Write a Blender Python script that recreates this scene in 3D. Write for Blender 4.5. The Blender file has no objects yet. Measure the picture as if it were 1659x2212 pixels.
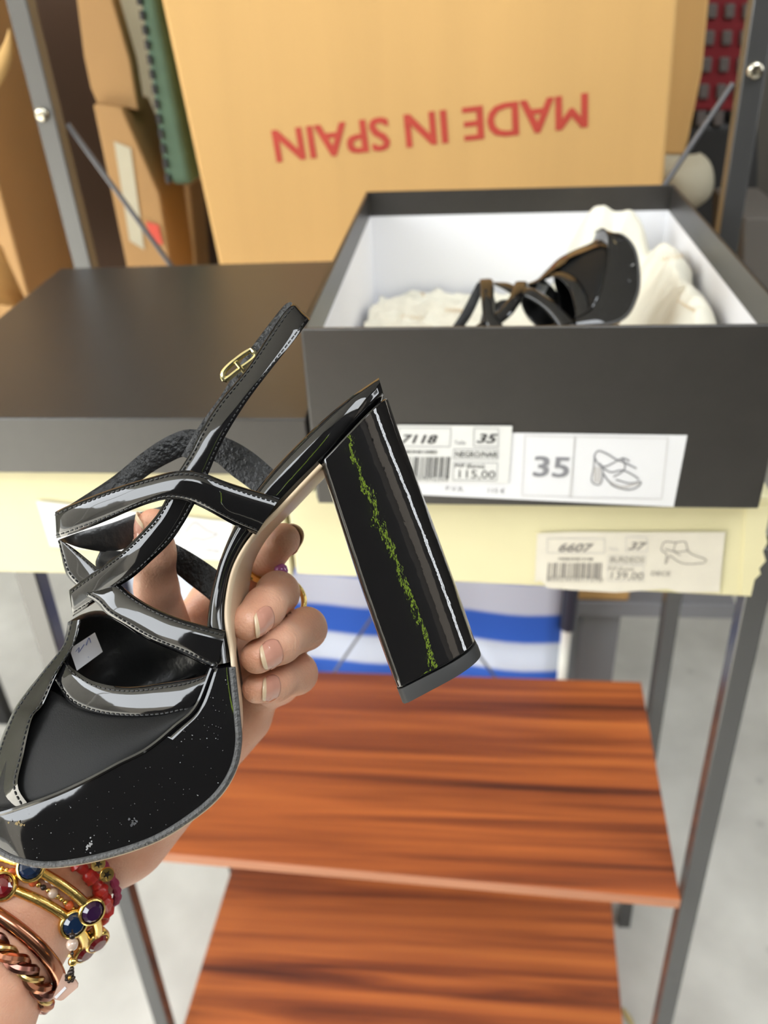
import bpy, bmesh, math, random
import numpy as np
from mathutils import Vector, Matrix, Euler
random.seed(7); np.random.seed(7)
scn = bpy.context.scene
COL = scn.collection
# ------------------------------------------------------------------ camera
F_PX = 1834.4
CAM = Vector((0.11965, -0.56936, 0.35910))
PITCH, YAW, ROLL = 0.568916, -0.116881, -0.049742
_fw = Vector((math.sin(YAW)*math.cos(PITCH), math.cos(YAW)*math.cos(PITCH), -math.sin(PITCH)))
_rt = Vector((math.cos(YAW), -math.sin(YAW), 0.0))
_up = _rt.cross(_fw)
RT = _rt*math.cos(ROLL) + _up*math.sin(ROLL)
UP = -_rt*math.sin(ROLL) + _up*math.cos(ROLL)
FW = _fw
cd = bpy.data.cameras.new('camera'); cam = bpy.data.objects.new('camera', cd); COL.objects.link(cam)
cam.matrix_world = Matrix(((RT.x, UP.x, -FW.x, CAM.x), (RT.y, UP.y, -FW.y, CAM.y), (RT.z, UP.z, -FW.z, CAM.z), (0, 0, 0, 1)))
cd.sensor_fit = 'HORIZONTAL'; cd.sensor_width = 36.0; cd.lens = F_PX/1659*36.0
cd.clip_start = 0.02; cd.clip_end = 100
cd.dof.use_dof = True; cd.dof.focus_distance = 0.315; cd.dof.aperture_fstop = 14.0
scn.camera = cam
# ------------------------------------------------------------------ light
scn.view_settings.view_transform = 'Standard'; scn.view_settings.look = 'None'
scn.view_settings.gamma = 1.0; scn.view_settings.use_curve_mapping = False
scn.view_settings.exposure = 0.0
scn.cycles.use_denoising = True
scn.cycles.max_bounces = 10
scn.cycles.sample_clamp_indirect = 6.0
wd = bpy.data.worlds.new('daylight'); scn.world = wd; wd.use_nodes = True
bg = wd.node_tree.nodes['Background']
bg.inputs[0].default_value = (0.93, 0.97, 1.0, 1); bg.inputs[1].default_value = 9.0
DOOR = (-3.5, -1.08, -1.9)
FILL_WIN = (-1.02, -.30)                 # window strip added above the front wall for frontal light: x0, x1          # open garage doorway: x0, x1, y
def lamp(name, kind, energy, loc, rot, size=None, sizey=None, color=(1, 1, 1)):
    l = bpy.data.lights.new(name, kind); l.energy = energy; l.color = color
    o = bpy.data.objects.new(name, l); o.location = loc; o.rotation_euler = rot; COL.objects.link(o)
    if kind == 'AREA':
        l.shape = 'RECTANGLE'; l.size = size; l.size_y = sizey
    return o
sun = lamp('sun', 'SUN', 26.0, (-6, 2, 6), Vector((.68, -.25, -.69)).to_track_quat('-Z', 'Y').to_euler(), color=(1, .94, .84))
sun.data.angle = 0.01
FILL_SKYLIGHT = (.25, 2.1, -1.75, -.25)         # skylight added in the ceiling to light the fingers: x0, x1, y0, y1
FILL_WIN2 = (-.10, .35, .2, 2.2)        # window added in the right wall for side light and a heel highlight: y0, y1, z0, z1
SIDE = (-1.9, 0.2)                  # open side of the garage on the left: y0, y1
po = lamp('doorway_portal', 'AREA', 1.0, ((DOOR[0]+DOOR[1])/2, DOOR[2]+.02, .62), (math.radians(90), 0, 0), DOOR[1]-DOOR[0], 3.7)
po3 = lamp('added_window_portal', 'AREA', 1.0, ((FILL_WIN[0]+FILL_WIN[1])/2, DOOR[2]+.02, 2.12), (math.radians(90), 0, 0), FILL_WIN[1]-FILL_WIN[0], .75)
po4 = lamp('added_right_window_portal', 'AREA', 1.0, (2.49, (FILL_WIN2[0]+FILL_WIN2[1])/2, (FILL_WIN2[2]+FILL_WIN2[3])/2), (0, math.radians(90), 0), FILL_WIN2[3]-FILL_WIN2[2], FILL_WIN2[1]-FILL_WIN2[0])
po5 = lamp('added_skylight_portal', 'AREA', 1.0, ((FILL_SKYLIGHT[0]+FILL_SKYLIGHT[1])/2, (FILL_SKYLIGHT[2]+FILL_SKYLIGHT[3])/2, 2.49), (0, 0, 0), FILL_SKYLIGHT[1]-FILL_SKYLIGHT[0], FILL_SKYLIGHT[3]-FILL_SKYLIGHT[2])
po2 = lamp('side_portal', 'AREA', 1.0, (-3.52, (SIDE[0]+SIDE[1])/2, .62), (0, math.radians(-90), 0), 3.7, SIDE[1]-SIDE[0])
for p_ in (po, po2, po3, po4, po5): p_.data.cycles.is_portal = True

# ------------------------------------------------------------------ mapping helpers (pixel + real distance -> place)
def ray(u, v): return FW + RT*((u-829.5)/F_PX) - UP*((v-1106)/F_PX)
def at(u, v, d): return CAM + ray(u, v)*d
def onz(u, v, z):
    r = ray(u, v); return CAM + r*((z-CAM.z)/r.z)
def ony(u, v, y):
    r = ray(u, v); return CAM + r*((y-CAM.y)/r.y)
def cm(X, Y, Z): return CAM + RT*X - UP*Y + FW*Z           # metres right / down / ahead of the camera
def met(u, v, d): return ((u-829.5)*d/F_PX, (v-1106)*d/F_PX, d)

# ------------------------------------------------------------------ materials
def new_mat(name):
    m = bpy.data.materials.new(name); m.use_nodes = True
    return m, m.node_tree, m.node_tree.nodes['Principled BSDF']
def mat(name, color, rough=.5, metal=0.0, noise=0.0, nscale=20.0, bump=0.0, bscale=200.0, coat=0.0, spec=.5, stretch=None, dark=None, sss=0.0):
    m, nt, b = new_mat(name); N = nt.nodes; L = nt.links
    b.inputs['Base Color'].default_value = (*color, 1); b.inputs['Roughness'].default_value = rough
    b.inputs['Metallic'].default_value = metal; b.inputs['Specular IOR Level'].default_value = spec
    if coat: b.inputs['Coat Weight'].default_value = coat; b.inputs['Coat Roughness'].default_value = .04
    if sss:
        b.inputs['Subsurface Weight'].default_value = sss; b.inputs['Subsurface Radius'].default_value = (1, .35, .2); b.inputs['Subsurface Scale'].default_value = .004
    tc = N.new('ShaderNodeTexCoord'); mp = N.new('ShaderNodeMapping'); L.new(tc.outputs['Object'], mp.inputs[0])
    if stretch: mp.inputs['Scale'].default_value = stretch
    if noise:
        n = N.new('ShaderNodeTexNoise'); n.inputs['Scale'].default_value = nscale; n.inputs['Detail'].default_value = 5
        L.new(mp.outputs[0], n.inputs['Vector'])
        r = N.new('ShaderNodeMapRange'); r.inputs[1].default_value = .3; r.inputs[2].default_value = .7
        L.new(n.outputs['Fac'], r.inputs[0])
        mx = N.new('ShaderNodeMix'); mx.data_type = 'RGBA'
        d = dark or tuple(c*(1-noise) for c in color)
        mx.inputs[6].default_value = (*d, 1); mx.inputs[7].default_value = (*color, 1)
        L.new(r.outputs[0], mx.inputs[0]); L.new(mx.outputs[2], b.inputs['Base Color'])
    if bump:
        n2 = N.new('ShaderNodeTexNoise'); n2.inputs['Scale'].default_value = bscale; n2.inputs['Detail'].default_value = 4
        L.new(mp.outputs[0], n2.inputs['Vector'])
        bp = N.new('ShaderNodeBump'); bp.inputs['Strength'].default_value = bump; bp.inputs['Distance'].default_value = .002
        L.new(n2.outputs['Fac'], bp.inputs['Height']); L.new(bp.outputs[0], b.inputs['Normal'])
    return m
M = {}
M['patent'] = mat('black_patent', (.004, .004, .0045), .06, bump=.06, bscale=40, spec=.7)
M['heel'] = mat('black_patent_wrap', (.004, .004, .0045), .05, bump=.10, bscale=110, spec=1.0)
M['leather'] = mat('black_leather', (.008, .008, .008), .5, bump=.12, bscale=2200, spec=.15)
M['lining'] = mat('crinkled_black_lining', (.009, .009, .009), .36, bump=.6, bscale=420, spec=.35)
M['inside'] = mat('inner_black_leather', (.014, .014, .014), .28, bump=.5, bscale=90)
M['thread'] = mat('black_thread', (.006, .006, .006), .5)
M['scuff'] = mat('grey_scuff', (.30, .30, .30), .7)
M['scuff_dim'] = mat('dim_scuff', (.07, .07, .075), .6)
M['scuff_gold'] = mat('gold_scuff', (.30, .22, .10), .5)
M['dust'] = mat('dust_specks', (.32, .32, .32), .8)
M['rubber'] = mat('black_rubber', (.022, .022, .022), .6)
M['welt'] = mat('dark_welt', (.05, .05, .05), .45, bump=.5, bscale=700)
M['tan_sole'] = mat('beige_outsole', (.56, .43, .29), .35)
M['gold'] = mat('gold', (.83, .60, .20), .22, 1.0, bump=.12, bscale=500)
M['pale_gold'] = mat('pale_gold', (.92, .84, .46), .2, 1.0)
M['copper'] = mat('copper', (.47, .21, .13), .2, 1.0)
M['dark_copper'] = mat('dark_copper', (.26, .115, .09), .25, 1.0)
M['brass'] = mat('brass', (.70, .50, .20), .25, 1.0)
M['skin'] = mat('skin', (.72, .415, .285), .42, noise=.18, nscale=60, bump=.22, bscale=900, sss=.18, dark=(.64, .315, .20))
M['nail'] = mat('fingernail_pink', (.64, .32, .235), .10, coat=.8)
M['nail_edge'] = mat('fingernail_edge', (.74, .57, .38), .2, coat=.4)
M['box_black'] = mat('black_box_paper', (.028, .025, .0225), .36, noise=.14, nscale=90, bump=.10, bscale=900, spec=.85)
M['box_white'] = mat('white_box_liner', (.83, .83, .86), .6)
M['cream'] = mat('cream_box_paper', (.74, .68, .42), .55, noise=.05, nscale=14)
M['paper'] = mat('white_label_paper', (.71, .71, .73), .5)
M['sticker'] = mat('sticker_paper', (.68, .68, .66), .4)
M['old_paper'] = mat('worn_label_paper', (.74, .69, .59), .6, noise=.08, nscale=30)
M['ink'] = mat('black_ink', (.03, .03, .032), .6)
M['grey_ink'] = mat('grey_ink', (.22, .22, .24), .6)
M['faint_ink'] = mat('faint_ink', (.52, .50, .49), .6)
M['mid_ink'] = mat('worn_ink', (.22, .20, .185), .6)
M['red_ink'] = mat('red_print', (.52, .06, .035), .7, noise=.12, nscale=30)
M['blue_ink'] = mat('blue_pen', (.10, .14, .35), .6)
M['tissue'] = mat('tissue_paper', (.72, .69, .585), .65, bump=.25, bscale=22)
M['print'] = mat('tan_print', (.62, .45, .25), .7)
M['card'] = mat('cardboard', (.65, .39, .14), .75, noise=.10, nscale=2.2, stretch=(6, 6, .35))
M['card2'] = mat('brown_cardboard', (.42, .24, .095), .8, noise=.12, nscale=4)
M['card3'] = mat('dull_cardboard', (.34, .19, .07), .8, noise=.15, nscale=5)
M['shade_card'] = mat('shade_cardboard', (.085, .045, .025), .85, noise=.2, nscale=3)  # near-black brown standing in for shade at the back
M['steel'] = mat('painted_steel', (.12, .12, .12), .27, .6, bump=.03, bscale=300)
M['bolt'] = mat('bolt_steel', (.62, .58, .48), .22, 1.0)
M['rod'] = mat('brace_rod', (.14, .14, .15), .4, .6)
M['rear_grey'] = mat('grey_steel_sheet', (.20, .20, .215), .5, .2)
M['white_tube'] = mat('white_enamel_tube', (.80, .80, .74), .3)
M['grip'] = mat('navy_sleeve', (.025, .03, .05), .5)
M['green'] = mat('green_fabric', (.07, .125, .08), .8, noise=.2, nscale=30)
M['pale_cloth'] = mat('pale_cloth', (.42, .38, .28), .8, noise=.12, nscale=12)
M['red_plastic'] = mat('red_plastic', (.17, .006, .012), .5)
M['dark'] = mat('black_plastic', (.012, .012, .012), .6)
M['holes'] = mat('grey_inset', (.10, .085, .08), .7)
M['magenta'] = mat('magenta_cord', (.26, .015, .06), .8, bump=.5, bscale=900)
M['coral'] = mat('red_coral', (.42, .02, .015), .3, bump=.3, bscale=150)
M['orange'] = mat('orange_bead', (.55, .10, .03), .25)
M['pearl'] = mat('pearl', (.72, .60, .52), .18, coat=.5)
M['sapphire'] = mat('blue_stone', (.006, .022, .065), .04, coat=1)
M['garnet'] = mat('garnet_stone', (.14, .004, .008), .04, coat=1)
M['amethyst'] = mat('purple_stone', (.035, .01, .05), .04, coat=1)
M['crystal'] = mat('smoky_crystal', (.55, .42, .34), .06, coat=1)
M['dark_bead'] = mat('dark_metal_bead', (.06, .05, .045), .3, .8)
M['tag'] = mat('dusty_pink_tag', (.50, .33, .26), .45)
M['pink_stone'] = mat('pink_stone', (.45, .12, .36), .08, coat=1)
M['straw'] = mat('straw', (.62, .50, .22), .7)
M['wall'] = mat('painted_wall', (.50, .48, .44), .8, noise=.1, nscale=3)
M['wall_front'] = mat('dark_boarding', (.05, .045, .04), .85)
M['ceiling'] = mat('white_ceiling', (.75, .74, .71), .85)
M['facade'] = mat('rendered_facade', (.30, .275, .235), .9, noise=.2, nscale=1.5)
M['wall_dark'] = mat('dark_wall', (.10, .09, .08), .85, noise=.15, nscale=3)  # darkened to dim the back wall and the heel's reflections
M['tree'] = mat('tree_leaves', (.62, .92, .03), .6, noise=.5, nscale=9)
M['bark'] = mat('bark', (.10, .07, .05), .9)
M['ground_out'] = mat('pale_concrete', (.36, .35, .32), .85, noise=.2, nscale=6)

def wood_mat():
    m, nt, b = new_mat('reddish_wood'); N = nt.nodes; L = nt.links
    tc = N.new('ShaderNodeTexCoord'); mp = N.new('ShaderNodeMapping'); mp.inputs['Scale'].default_value = (.75, 24, 24)
    L.new(tc.outputs['Object'], mp.inputs[0])
    n = N.new('ShaderNodeTexNoise'); n.inputs['Scale'].default_value = 1.5; n.inputs['Detail'].default_value = 7; n.inputs['Roughness'].default_value = .55; n.inputs['Distortion'].default_value = .5
    L.new(mp.outputs[0], n.inputs['Vector'])
    cr = N.new('ShaderNodeValToRGB'); e = cr.color_ramp.elements
    e[0].position = .30; e[0].color = (.085, .022, .012, 1); e[1].position = .72; e[1].color = (.56, .165, .040, 1)
    x = e.new(.42); x.color = (.25, .062, .020, 1); x = e.new(.55); x.color = (.43, .115, .030, 1)
    L.new(n.outputs['Fac'], cr.inputs[0])
    mp2 = N.new('ShaderNodeMapping'); mp2.inputs['Scale'].default_value = (4, 150, 150); L.new(tc.outputs['Object'], mp2.inputs[0])
    n2 = N.new('ShaderNodeTexNoise'); n2.inputs['Scale'].default_value = 1.5; n2.inputs['Detail'].default_value = 3; L.new(mp2.outputs[0], n2.inputs['Vector'])
    mr = N.new('ShaderNodeMapRange'); mr.inputs[3].default_value = .80; mr.inputs[4].default_value = 1.15; L.new(n2.outputs['Fac'], mr.inputs[0])
    mx = N.new('ShaderNodeMix'); mx.data_type = 'RGBA'; mx.blend_type = 'MULTIPLY'; mx.inputs[0].default_value = 1
    L.new(cr.outputs[0], mx.inputs[6]); L.new(mr.outputs[0], mx.inputs[7]); L.new(mx.outputs[2], b.inputs['Base Color'])
    b.inputs['Roughness'].default_value = .42
    return m
M['wood'] = wood_mat()
M['wood_edge'] = mat('wood_edge_band', (.50, .21, .11), .5, noise=.2, nscale=6, stretch=(1, 30, 30))
def floor_mat():
    m, nt, b = new_mat('concrete'); N = nt.nodes; L = nt.links
    tc = N.new('ShaderNodeTexCoord')
    n = N.new('ShaderNodeTexNoise'); n.inputs['Scale'].default_value = 5; n.inputs['Detail'].default_value = 8; L.new(tc.outputs['Object'], n.inputs['Vector'])
    cr = N.new('ShaderNodeValToRGB'); e = cr.color_ramp.elements
    e[0].position = .35; e[0].color = (.52, .505, .46, 1); e[1].position = .65; e[1].color = (.66, .645, .59, 1)
    L.new(n.outputs['Fac'], cr.inputs[0])
    v = N.new('ShaderNodeTexVoronoi'); v.inputs['Scale'].default_value = 9; L.new(tc.outputs['Object'], v.inputs['Vector'])
    mr = N.new('ShaderNodeMapRange'); mr.inputs[1].default_value = .05; mr.inputs[2].default_value = .12; mr.inputs[3].default_value = .82; mr.inputs[4].default_value = 1.0
    L.new(v.outputs['Distance'], mr.inputs[0])
    mx = N.new('ShaderNodeMix'); mx.data_type = 'RGBA'; mx.blend_type = 'MULTIPLY'; mx.inputs[0].default_value = 1
    L.new(cr.outputs[0], mx.inputs[6]); L.new(mr.outputs[0], mx.inputs[7]); L.new(mx.outputs[2], b.inputs['Base Color'])
    b.inputs['Roughness'].default_value = .55
    return m
M['floor'] = floor_mat()
def stripe_mat(z0, period):
    m, nt, b = new_mat('blue_white_canvas'); N = nt.nodes; L = nt.links
    tc = N.new('ShaderNodeTexCoord'); sp = N.new('ShaderNodeSeparateXYZ'); L.new(tc.outputs['Object'], sp.inputs[0])
    a = N.new('ShaderNodeMath'); a.operation = 'SUBTRACT'; a.inputs[1].default_value = z0; L.new(sp.outputs['Z'], a.inputs[0])
    d = N.new('ShaderNodeMath'); d.operation = 'DIVIDE'; d.inputs[1].default_value = period; L.new(a.outputs[0], d.inputs[0])
    f = N.new('ShaderNodeMath'); f.operation = 'FRACT'; L.new(d.outputs[0], f.inputs[0])
    cr = N.new('ShaderNodeValToRGB'); cr.color_ramp.interpolation = 'LINEAR'; e = cr.color_ramp.elements
    e[0].position = 0.0; e[0].color = (.03, .13, .62, 1); e[1].position = .44; e[1].color = (.03, .13, .62, 1)
    x = e.new(.49); x.color = (.62, .68, .82, 1); x = e.new(.95); x.color = (.62, .68, .82, 1); x = e.new(1.0); x.color = (.03, .13, .62, 1)
    L.new(f.outputs[0], cr.inputs[0]); L.new(cr.outputs[0], b.inputs['Base Color'])
    b.inputs['Roughness'].default_value = .8
    return m

# ------------------------------------------------------------------ object helpers
def prop(o, label=None, cat=None, group=None, kind=None):
    if label: o['label'] = label
    if cat: o['category'] = cat
    if group: o['group'] = group
    if kind: o['kind'] = kind
    return o
def empty(name, loc, label=None, cat=None, group=None):
    o = bpy.data.objects.new(name, None); o.location = loc; o.empty_display_size = .02; COL.objects.link(o)
    return prop(o, label, cat, group)
def root_loc(o):
    while o.parent: o = o.parent
    return Vector(o.location)
class MB:
    """collects shapes given in world coordinates; build() links them as one mesh"""
    def __init__(s): s.v = []; s.f = []; s.m = []; s.mats = []
    def mi(s, m):
        if m not in s.mats: s.mats.append(m)
        return s.mats.index(m)
    def add(s, vs, fs, m):
        k = len(s.v); i = s.mi(m); s.v += [Vector(p) for p in vs]
        for f in fs: s.f.append([k+a for a in f]); s.m.append(i)
        return s
    def grid(s, P, m, close_u=False, close_v=False, flip=False):
        nu, nv = len(P), len(P[0]); k = len(s.v); i = s.mi(m)
        for r in P: s.v += [Vector(p) for p in r]
        for a in range(nu if close_u else nu-1):
            for b in range(nv if close_v else nv-1):
                q = [k+a*nv+b, k+((a+1) % nu)*nv+b, k+((a+1) % nu)*nv+(b+1) % nv, k+a*nv+(b+1) % nv]
                s.f.append(q[::-1] if flip else q); s.m.append(i)
        return s
    def hexa(s, bot, top, m):
        return s.add(list(bot)+list(top), [(3, 2, 1, 0), (4, 5, 6, 7), (0, 1, 5, 4), (1, 2, 6, 5), (2, 3, 7, 6), (3, 0, 4, 7)], m)
    def box(s, a, b, m):
        x0, y0, z0 = a; x1, y1, z1 = b
        return s.hexa([(x0, y0, z0), (x1, y0, z0), (x1, y1, z0), (x0, y1, z0)], [(x0, y0, z1), (x1, y0, z1), (x1, y1, z1), (x0, y1, z1)], m)
    def tube(s, pts, r, m, n=8, closed=False, caps=True, rad=None):
        pts = [Vector(p) for p in pts]; N = len(pts); rings = []
        ref = None
        for i, p in enumerate(pts):
            if closed: t = pts[(i+1) % N]-pts[i-1]
            else: t = pts[min(i+1, N-1)]-pts[max(i-1, 0)]
            t.normalize()
            if ref is None: ref = Vector((0, 0, 1)) if abs(t.z) < .9 else Vector((1, 0, 0))
            a = t.cross(ref)
            if a.length < 1e-6: a = t.cross(Vector((1, 0, 0)))
            a.normalize(); b = t.cross(a); ref = -b if False else ref
            ref = (ref - t*ref.dot(t)).normalized() if (ref - t*ref.dot(t)).length > 1e-4 else ref
            rr = rad[i] if rad else r
            rings.append([p + a*(rr*math.cos(2*math.pi*j/n)) + b*(rr*math.sin(2*math.pi*j/n)) for j in range(n)])
        k = len(s.v)
        s.grid(rings, m, close_u=closed, close_v=True)
        if caps and not closed:
            i = s.mi(m)
            s.f.append([k+j for j in range(n)][::-1]); s.m.append(i)
            s.f.append([k+(N-1)*n+j for j in range(n)]); s.m.append(i)
        return s
    def ball(s, c, r, m, n=10, scale=(1, 1, 1), axes=None):
        c = Vector(c); P = []
        ax = axes or (Vector((1, 0, 0)), Vector((0, 1, 0)), Vector((0, 0, 1)))
        for i in range(n//2+1):
            th = math.pi*i/(n//2)
            P.append([c + ax[0]*(r*scale[0]*math.sin(th)*math.cos(2*math.pi*j/n)) + ax[1]*(r*scale[1]*math.sin(th)*math.sin(2*math.pi*j/n)) + ax[2]*(r*scale[2]*math.cos(th)) for j in range(n)])
        return s.grid(P, m, close_v=True)
    def build(s, name, parent=None, smooth=True, bevel=0.0, loc=None, subsurf=0, solid=0.0, bseg=2, angle=40):
        if parent is not None: org = root_loc(parent)
        elif loc is not None: org = Vector(loc)
        else:
            xs = [p.x for p in s.v]; ys = [p.y for p in s.v]; zs = [p.z for p in s.v]
            org = Vector(((min(xs)+max(xs))/2, (min(ys)+max(ys))/2, min(zs)))
        me = bpy.data.meshes.new(name)
        me.from_pydata([tuple(p-org) for p in s.v], [], s.f)
        for m in s.mats: me.materials.append(m)
        me.polygons.foreach_set('material_index', s.m)
        me.update()
        bm = bmesh.new(); bm.from_mesh(me); bmesh.ops.remove_doubles(bm, verts=bm.verts, dist=1e-6)
        bmesh.ops.recalc_face_normals(bm, faces=bm.faces); bm.to_mesh(me); bm.free()
        o = bpy.data.objects.new(name, me); COL.objects.link(o)
        if parent is not None: o.parent = parent; o.location = (0, 0, 0)
        else: o.location = org
        if solid:
            md = o.modifiers.new('solid', 'SOLIDIFY'); md.thickness = solid; md.offset = 0
        if bevel:
            md = o.modifiers.new('bevel', 'BEVEL'); md.width = bevel; md.segments = bseg; md.limit_method = 'ANGLE'; md.angle_limit = math.radians(35)
        if subsurf:
            md = o.modifiers.new('sub', 'SUBSURF'); md.levels = subsurf; md.render_levels = subsurf
        if smooth:
            for p in me.polygons: p.use_smooth = True
            if bevel or angle:
                try: me.set_sharp_from_angle(angle=math.radians(angle))
                except Exception: pass
        return o
def spline(pts, n):
    """resample a polyline of tuples with Catmull-Rom, even in chord length"""
    P = np.array(pts, float)
    if len(P) == 2: return [tuple(P[0]+(P[1]-P[0])*t) for t in np.linspace(0, 1, n)]
    Q = np.vstack([2*P[0]-P[1], P, 2*P[-1]-P[-2]]); out = []
    for i in range(1, len(Q)-2):
        for t in np.linspace(0, 1, 24, endpoint=False):
            a, b, c, d = Q[i-1], Q[i], Q[i+1], Q[i+2]
            out.append(.5*((2*b)+(-a+c)*t+(2*a-5*b+4*c-d)*t*t+(-a+3*b-3*c+d)*t**3))
    out.append(P[-1]); out = np.array(out)
    s = np.concatenate([[0], np.cumsum(np.linalg.norm(np.diff(out[:, :2], axis=0), axis=1))])
    tt = np.linspace(0, s[-1], n)
    return [tuple(np.interp(t, s, out[:, k]) for k in range(out.shape[1])) for t in tt]

# text as ink lying on a vertical plane y = Y
_fonts = {}
def text_geo(txt, spacing=1.0, offset=0.0, shear=0.0):
    cu = bpy.data.curves.new('txt', 'FONT'); cu.body = txt; cu.size = 1; cu.space_character = spacing; cu.offset = offset; cu.shear = shear
    cu.resolution_u = 3
    ob = bpy.data.objects.new('txt', cu); COL.objects.link(ob)
    bpy.context.view_layer.update()
    me = bpy.data.meshes.new_from_object(ob.evaluated_get(bpy.context.evaluated_depsgraph_get()))
    vs = [tuple(v.co) for v in me.vertices]; fs = [tuple(p.vertices) for p in me.polygons]
    bpy.data.objects.remove(ob); bpy.data.curves.remove(cu); bpy.data.meshes.remove(me)
    return vs, fs
def ink(mb, txt, p0, p1, cap, m, offset=0.0, shear=0.0, stretch=True):
    """p0, p1: world points of the baseline's ends; cap: cap height in metres (negative runs downward)"""
    vs, fs = text_geo(txt, shear=shear)
    x0 = min(v[0] for v in vs); x1 = max(v[0] for v in vs)
    ex = (p1-p0)/(x1-x0)
    up = Vector((0, 0, 1)) - (p1-p0).normalized()*((p1-p0).normalized().z)
    up.normalize()
    sh = [(0, 0)] if not offset else [(-1, -.6), (1, .6), (-1, .6), (1, -.6)]
    for q, (sx, sy) in enumerate(sh):                   # a heavier stroke: the letter set several times, a hair apart
        mb.add([p0 + ex*(v[0]-x0+sx*offset) + up*((v[1]+sy*offset)*cap/.69) - Vector((0, .00003*q, 0)) for v in vs], fs, m)
def pk(d): return d/F_PX     # metres per pixel at distance d

# ================================================================== the setting
FZ = -1.27
STREAK_SLIT = (.335, .385)                  # gap added in the front wall so the heel mirrors the tree
def struct(mb, name, **k):
    o = mb.build(name, smooth=False, **k); o['kind'] = 'structure'; return o
struct(MB().add([(-3.6, DOOR[2]-.1, FZ), (2.6, DOOR[2]-.1, FZ), (2.6, 3.2, FZ), (-3.6, 3.2, FZ)], [(0, 1, 2, 3)], M['floor']), 'floor')
CZ, WZ = 2.5, 1.75                   # ceiling height, sill of the added window strip over the front wall
struct(MB().box((-3.6, 3.0, FZ), (2.6, 3.1, CZ), M['wall_dark']), 'wall_back')
struct(MB().box((-3.6, SIDE[1], FZ), (-3.5, 3.0, CZ), M['wall']), 'wall_left')
for a_, b_, nm in (((DOOR[2], FZ), (FILL_WIN2[0], CZ), 'wall_right_front'), ((FILL_WIN2[1], FZ), (3.0, CZ), 'wall_right'), ((FILL_WIN2[0], FZ), (FILL_WIN2[1], FILL_WIN2[2]), 'wall_right_lower'), ((FILL_WIN2[0], FILL_WIN2[3]), (FILL_WIN2[1], CZ), 'wall_right_upper')):
    struct(MB().box((2.5, a_[0], a_[1]), (2.6, b_[0], b_[1]), M['wall_dark']), nm)
struct(MB().box((DOOR[1], DOOR[2]-.1, FZ), (STREAK_SLIT[0], DOOR[2], WZ), M['wall_front']), 'wall_front')
struct(MB().box((STREAK_SLIT[1], DOOR[2]-.1, FZ), (2.5, DOOR[2], WZ), M['wall_front']), 'wall_front_right')
mb = MB()
for y in (FILL_WIN2[0], (FILL_WIN2[0]+FILL_WIN2[1])/2-.02, FILL_WIN2[1]-.04): mb.box((2.52, y, FILL_WIN2[2]), (2.57, y+.04, FILL_WIN2[3]), M['wall'])
for z in (FILL_WIN2[2], FILL_WIN2[3]-.04): mb.box((2.519, FILL_WIN2[0], z), (2.571, FILL_WIN2[1], z+.04), M['wall'])
struct(mb, 'added_window')  # frame of the window added in the right wall
mb = MB()
mb.box((-3.6, DOOR[2]-.1, CZ), (FILL_SKYLIGHT[0], 3.1, CZ+.1), M['ceiling']); mb.box((FILL_SKYLIGHT[1], DOOR[2]-.1, CZ), (2.6, 3.1, CZ+.1), M['ceiling'])
mb.box((FILL_SKYLIGHT[0], DOOR[2]-.1, CZ), (FILL_SKYLIGHT[1], FILL_SKYLIGHT[2], CZ+.1), M['ceiling']); mb.box((FILL_SKYLIGHT[0], FILL_SKYLIGHT[3], CZ), (FILL_SKYLIGHT[1], 3.1, CZ+.1), M['ceiling'])
struct(mb, 'ceiling')
struct(MB().box((FILL_WIN[1], DOOR[2]-.1, WZ), (2.5, DOOR[2], CZ), M['wall_front']), 'wall_front_top')
for k_, x in enumerate((-3.55, DOOR[1]-.03, FILL_WIN[1]-.06)):
    struct(MB().box((x, DOOR[2]-.08, WZ if k_ > 1 else FZ), (x+.06, DOOR[2]-.02, CZ), M['wall']), 'trim_%d' % (k_+1))
struct(MB().add([(-14, -12, FZ-.02), (6, -12, FZ-.02), (6, 4, FZ-.02), (-14, 4, FZ-.02)], [(0, 1, 2, 3)], M['ground_out']), 'ground')
def bush(name, blobs, m, label, cat, trunk=None):
    T_ = empty(name, (blobs[0][0], blobs[0][1], FZ-.02), label, cat)
    mb = MB(); rng = random.Random(2)
    for x, y, z, r in blobs:
        P = []
        for i in range(17):
            th = math.pi*i/16; P.append([Vector((x, y, z)) + Vector((math.sin(th)*math.cos(q), math.sin(th)*math.sin(q), math.cos(th)))*(r*rng.uniform(.85, 1.12)) for q in np.linspace(0, 2*math.pi, 28, endpoint=False)])
        mb.grid(P, m, close_v=True)
    mb.build('foliage', T_)
    if trunk: MB().tube(trunk, .12, M['bark'], 10).build('trunk', T_)
    return T_
struct(MB().box((-14, -9.2, FZ-.02), (6, -9, 3.2), M['facade']), 'added_wall_opposite')  # unseen facade added to keep low sky out of the platform's reflection
struct(MB().box((-12.2, -9, FZ-.02), (-12, 4, 3.4), M['facade']), 'added_wall_side')  # second unseen facade, added on the left to hide low sky as well
bush('tree', [(.3, -7.6, 3.0, 1.2), (.6, -7.4, 4.6, 1.4), (.0, -7.4, 5.6, 1.1)], M['tree'], 'unseen yellow-green tree added outside for the green streak mirrored in the heel', 'tree', [(.3, -7.6, FZ-.02), (.3, -7.6, 2.6)])  # put in only to mirror as the green streak on the heel

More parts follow.
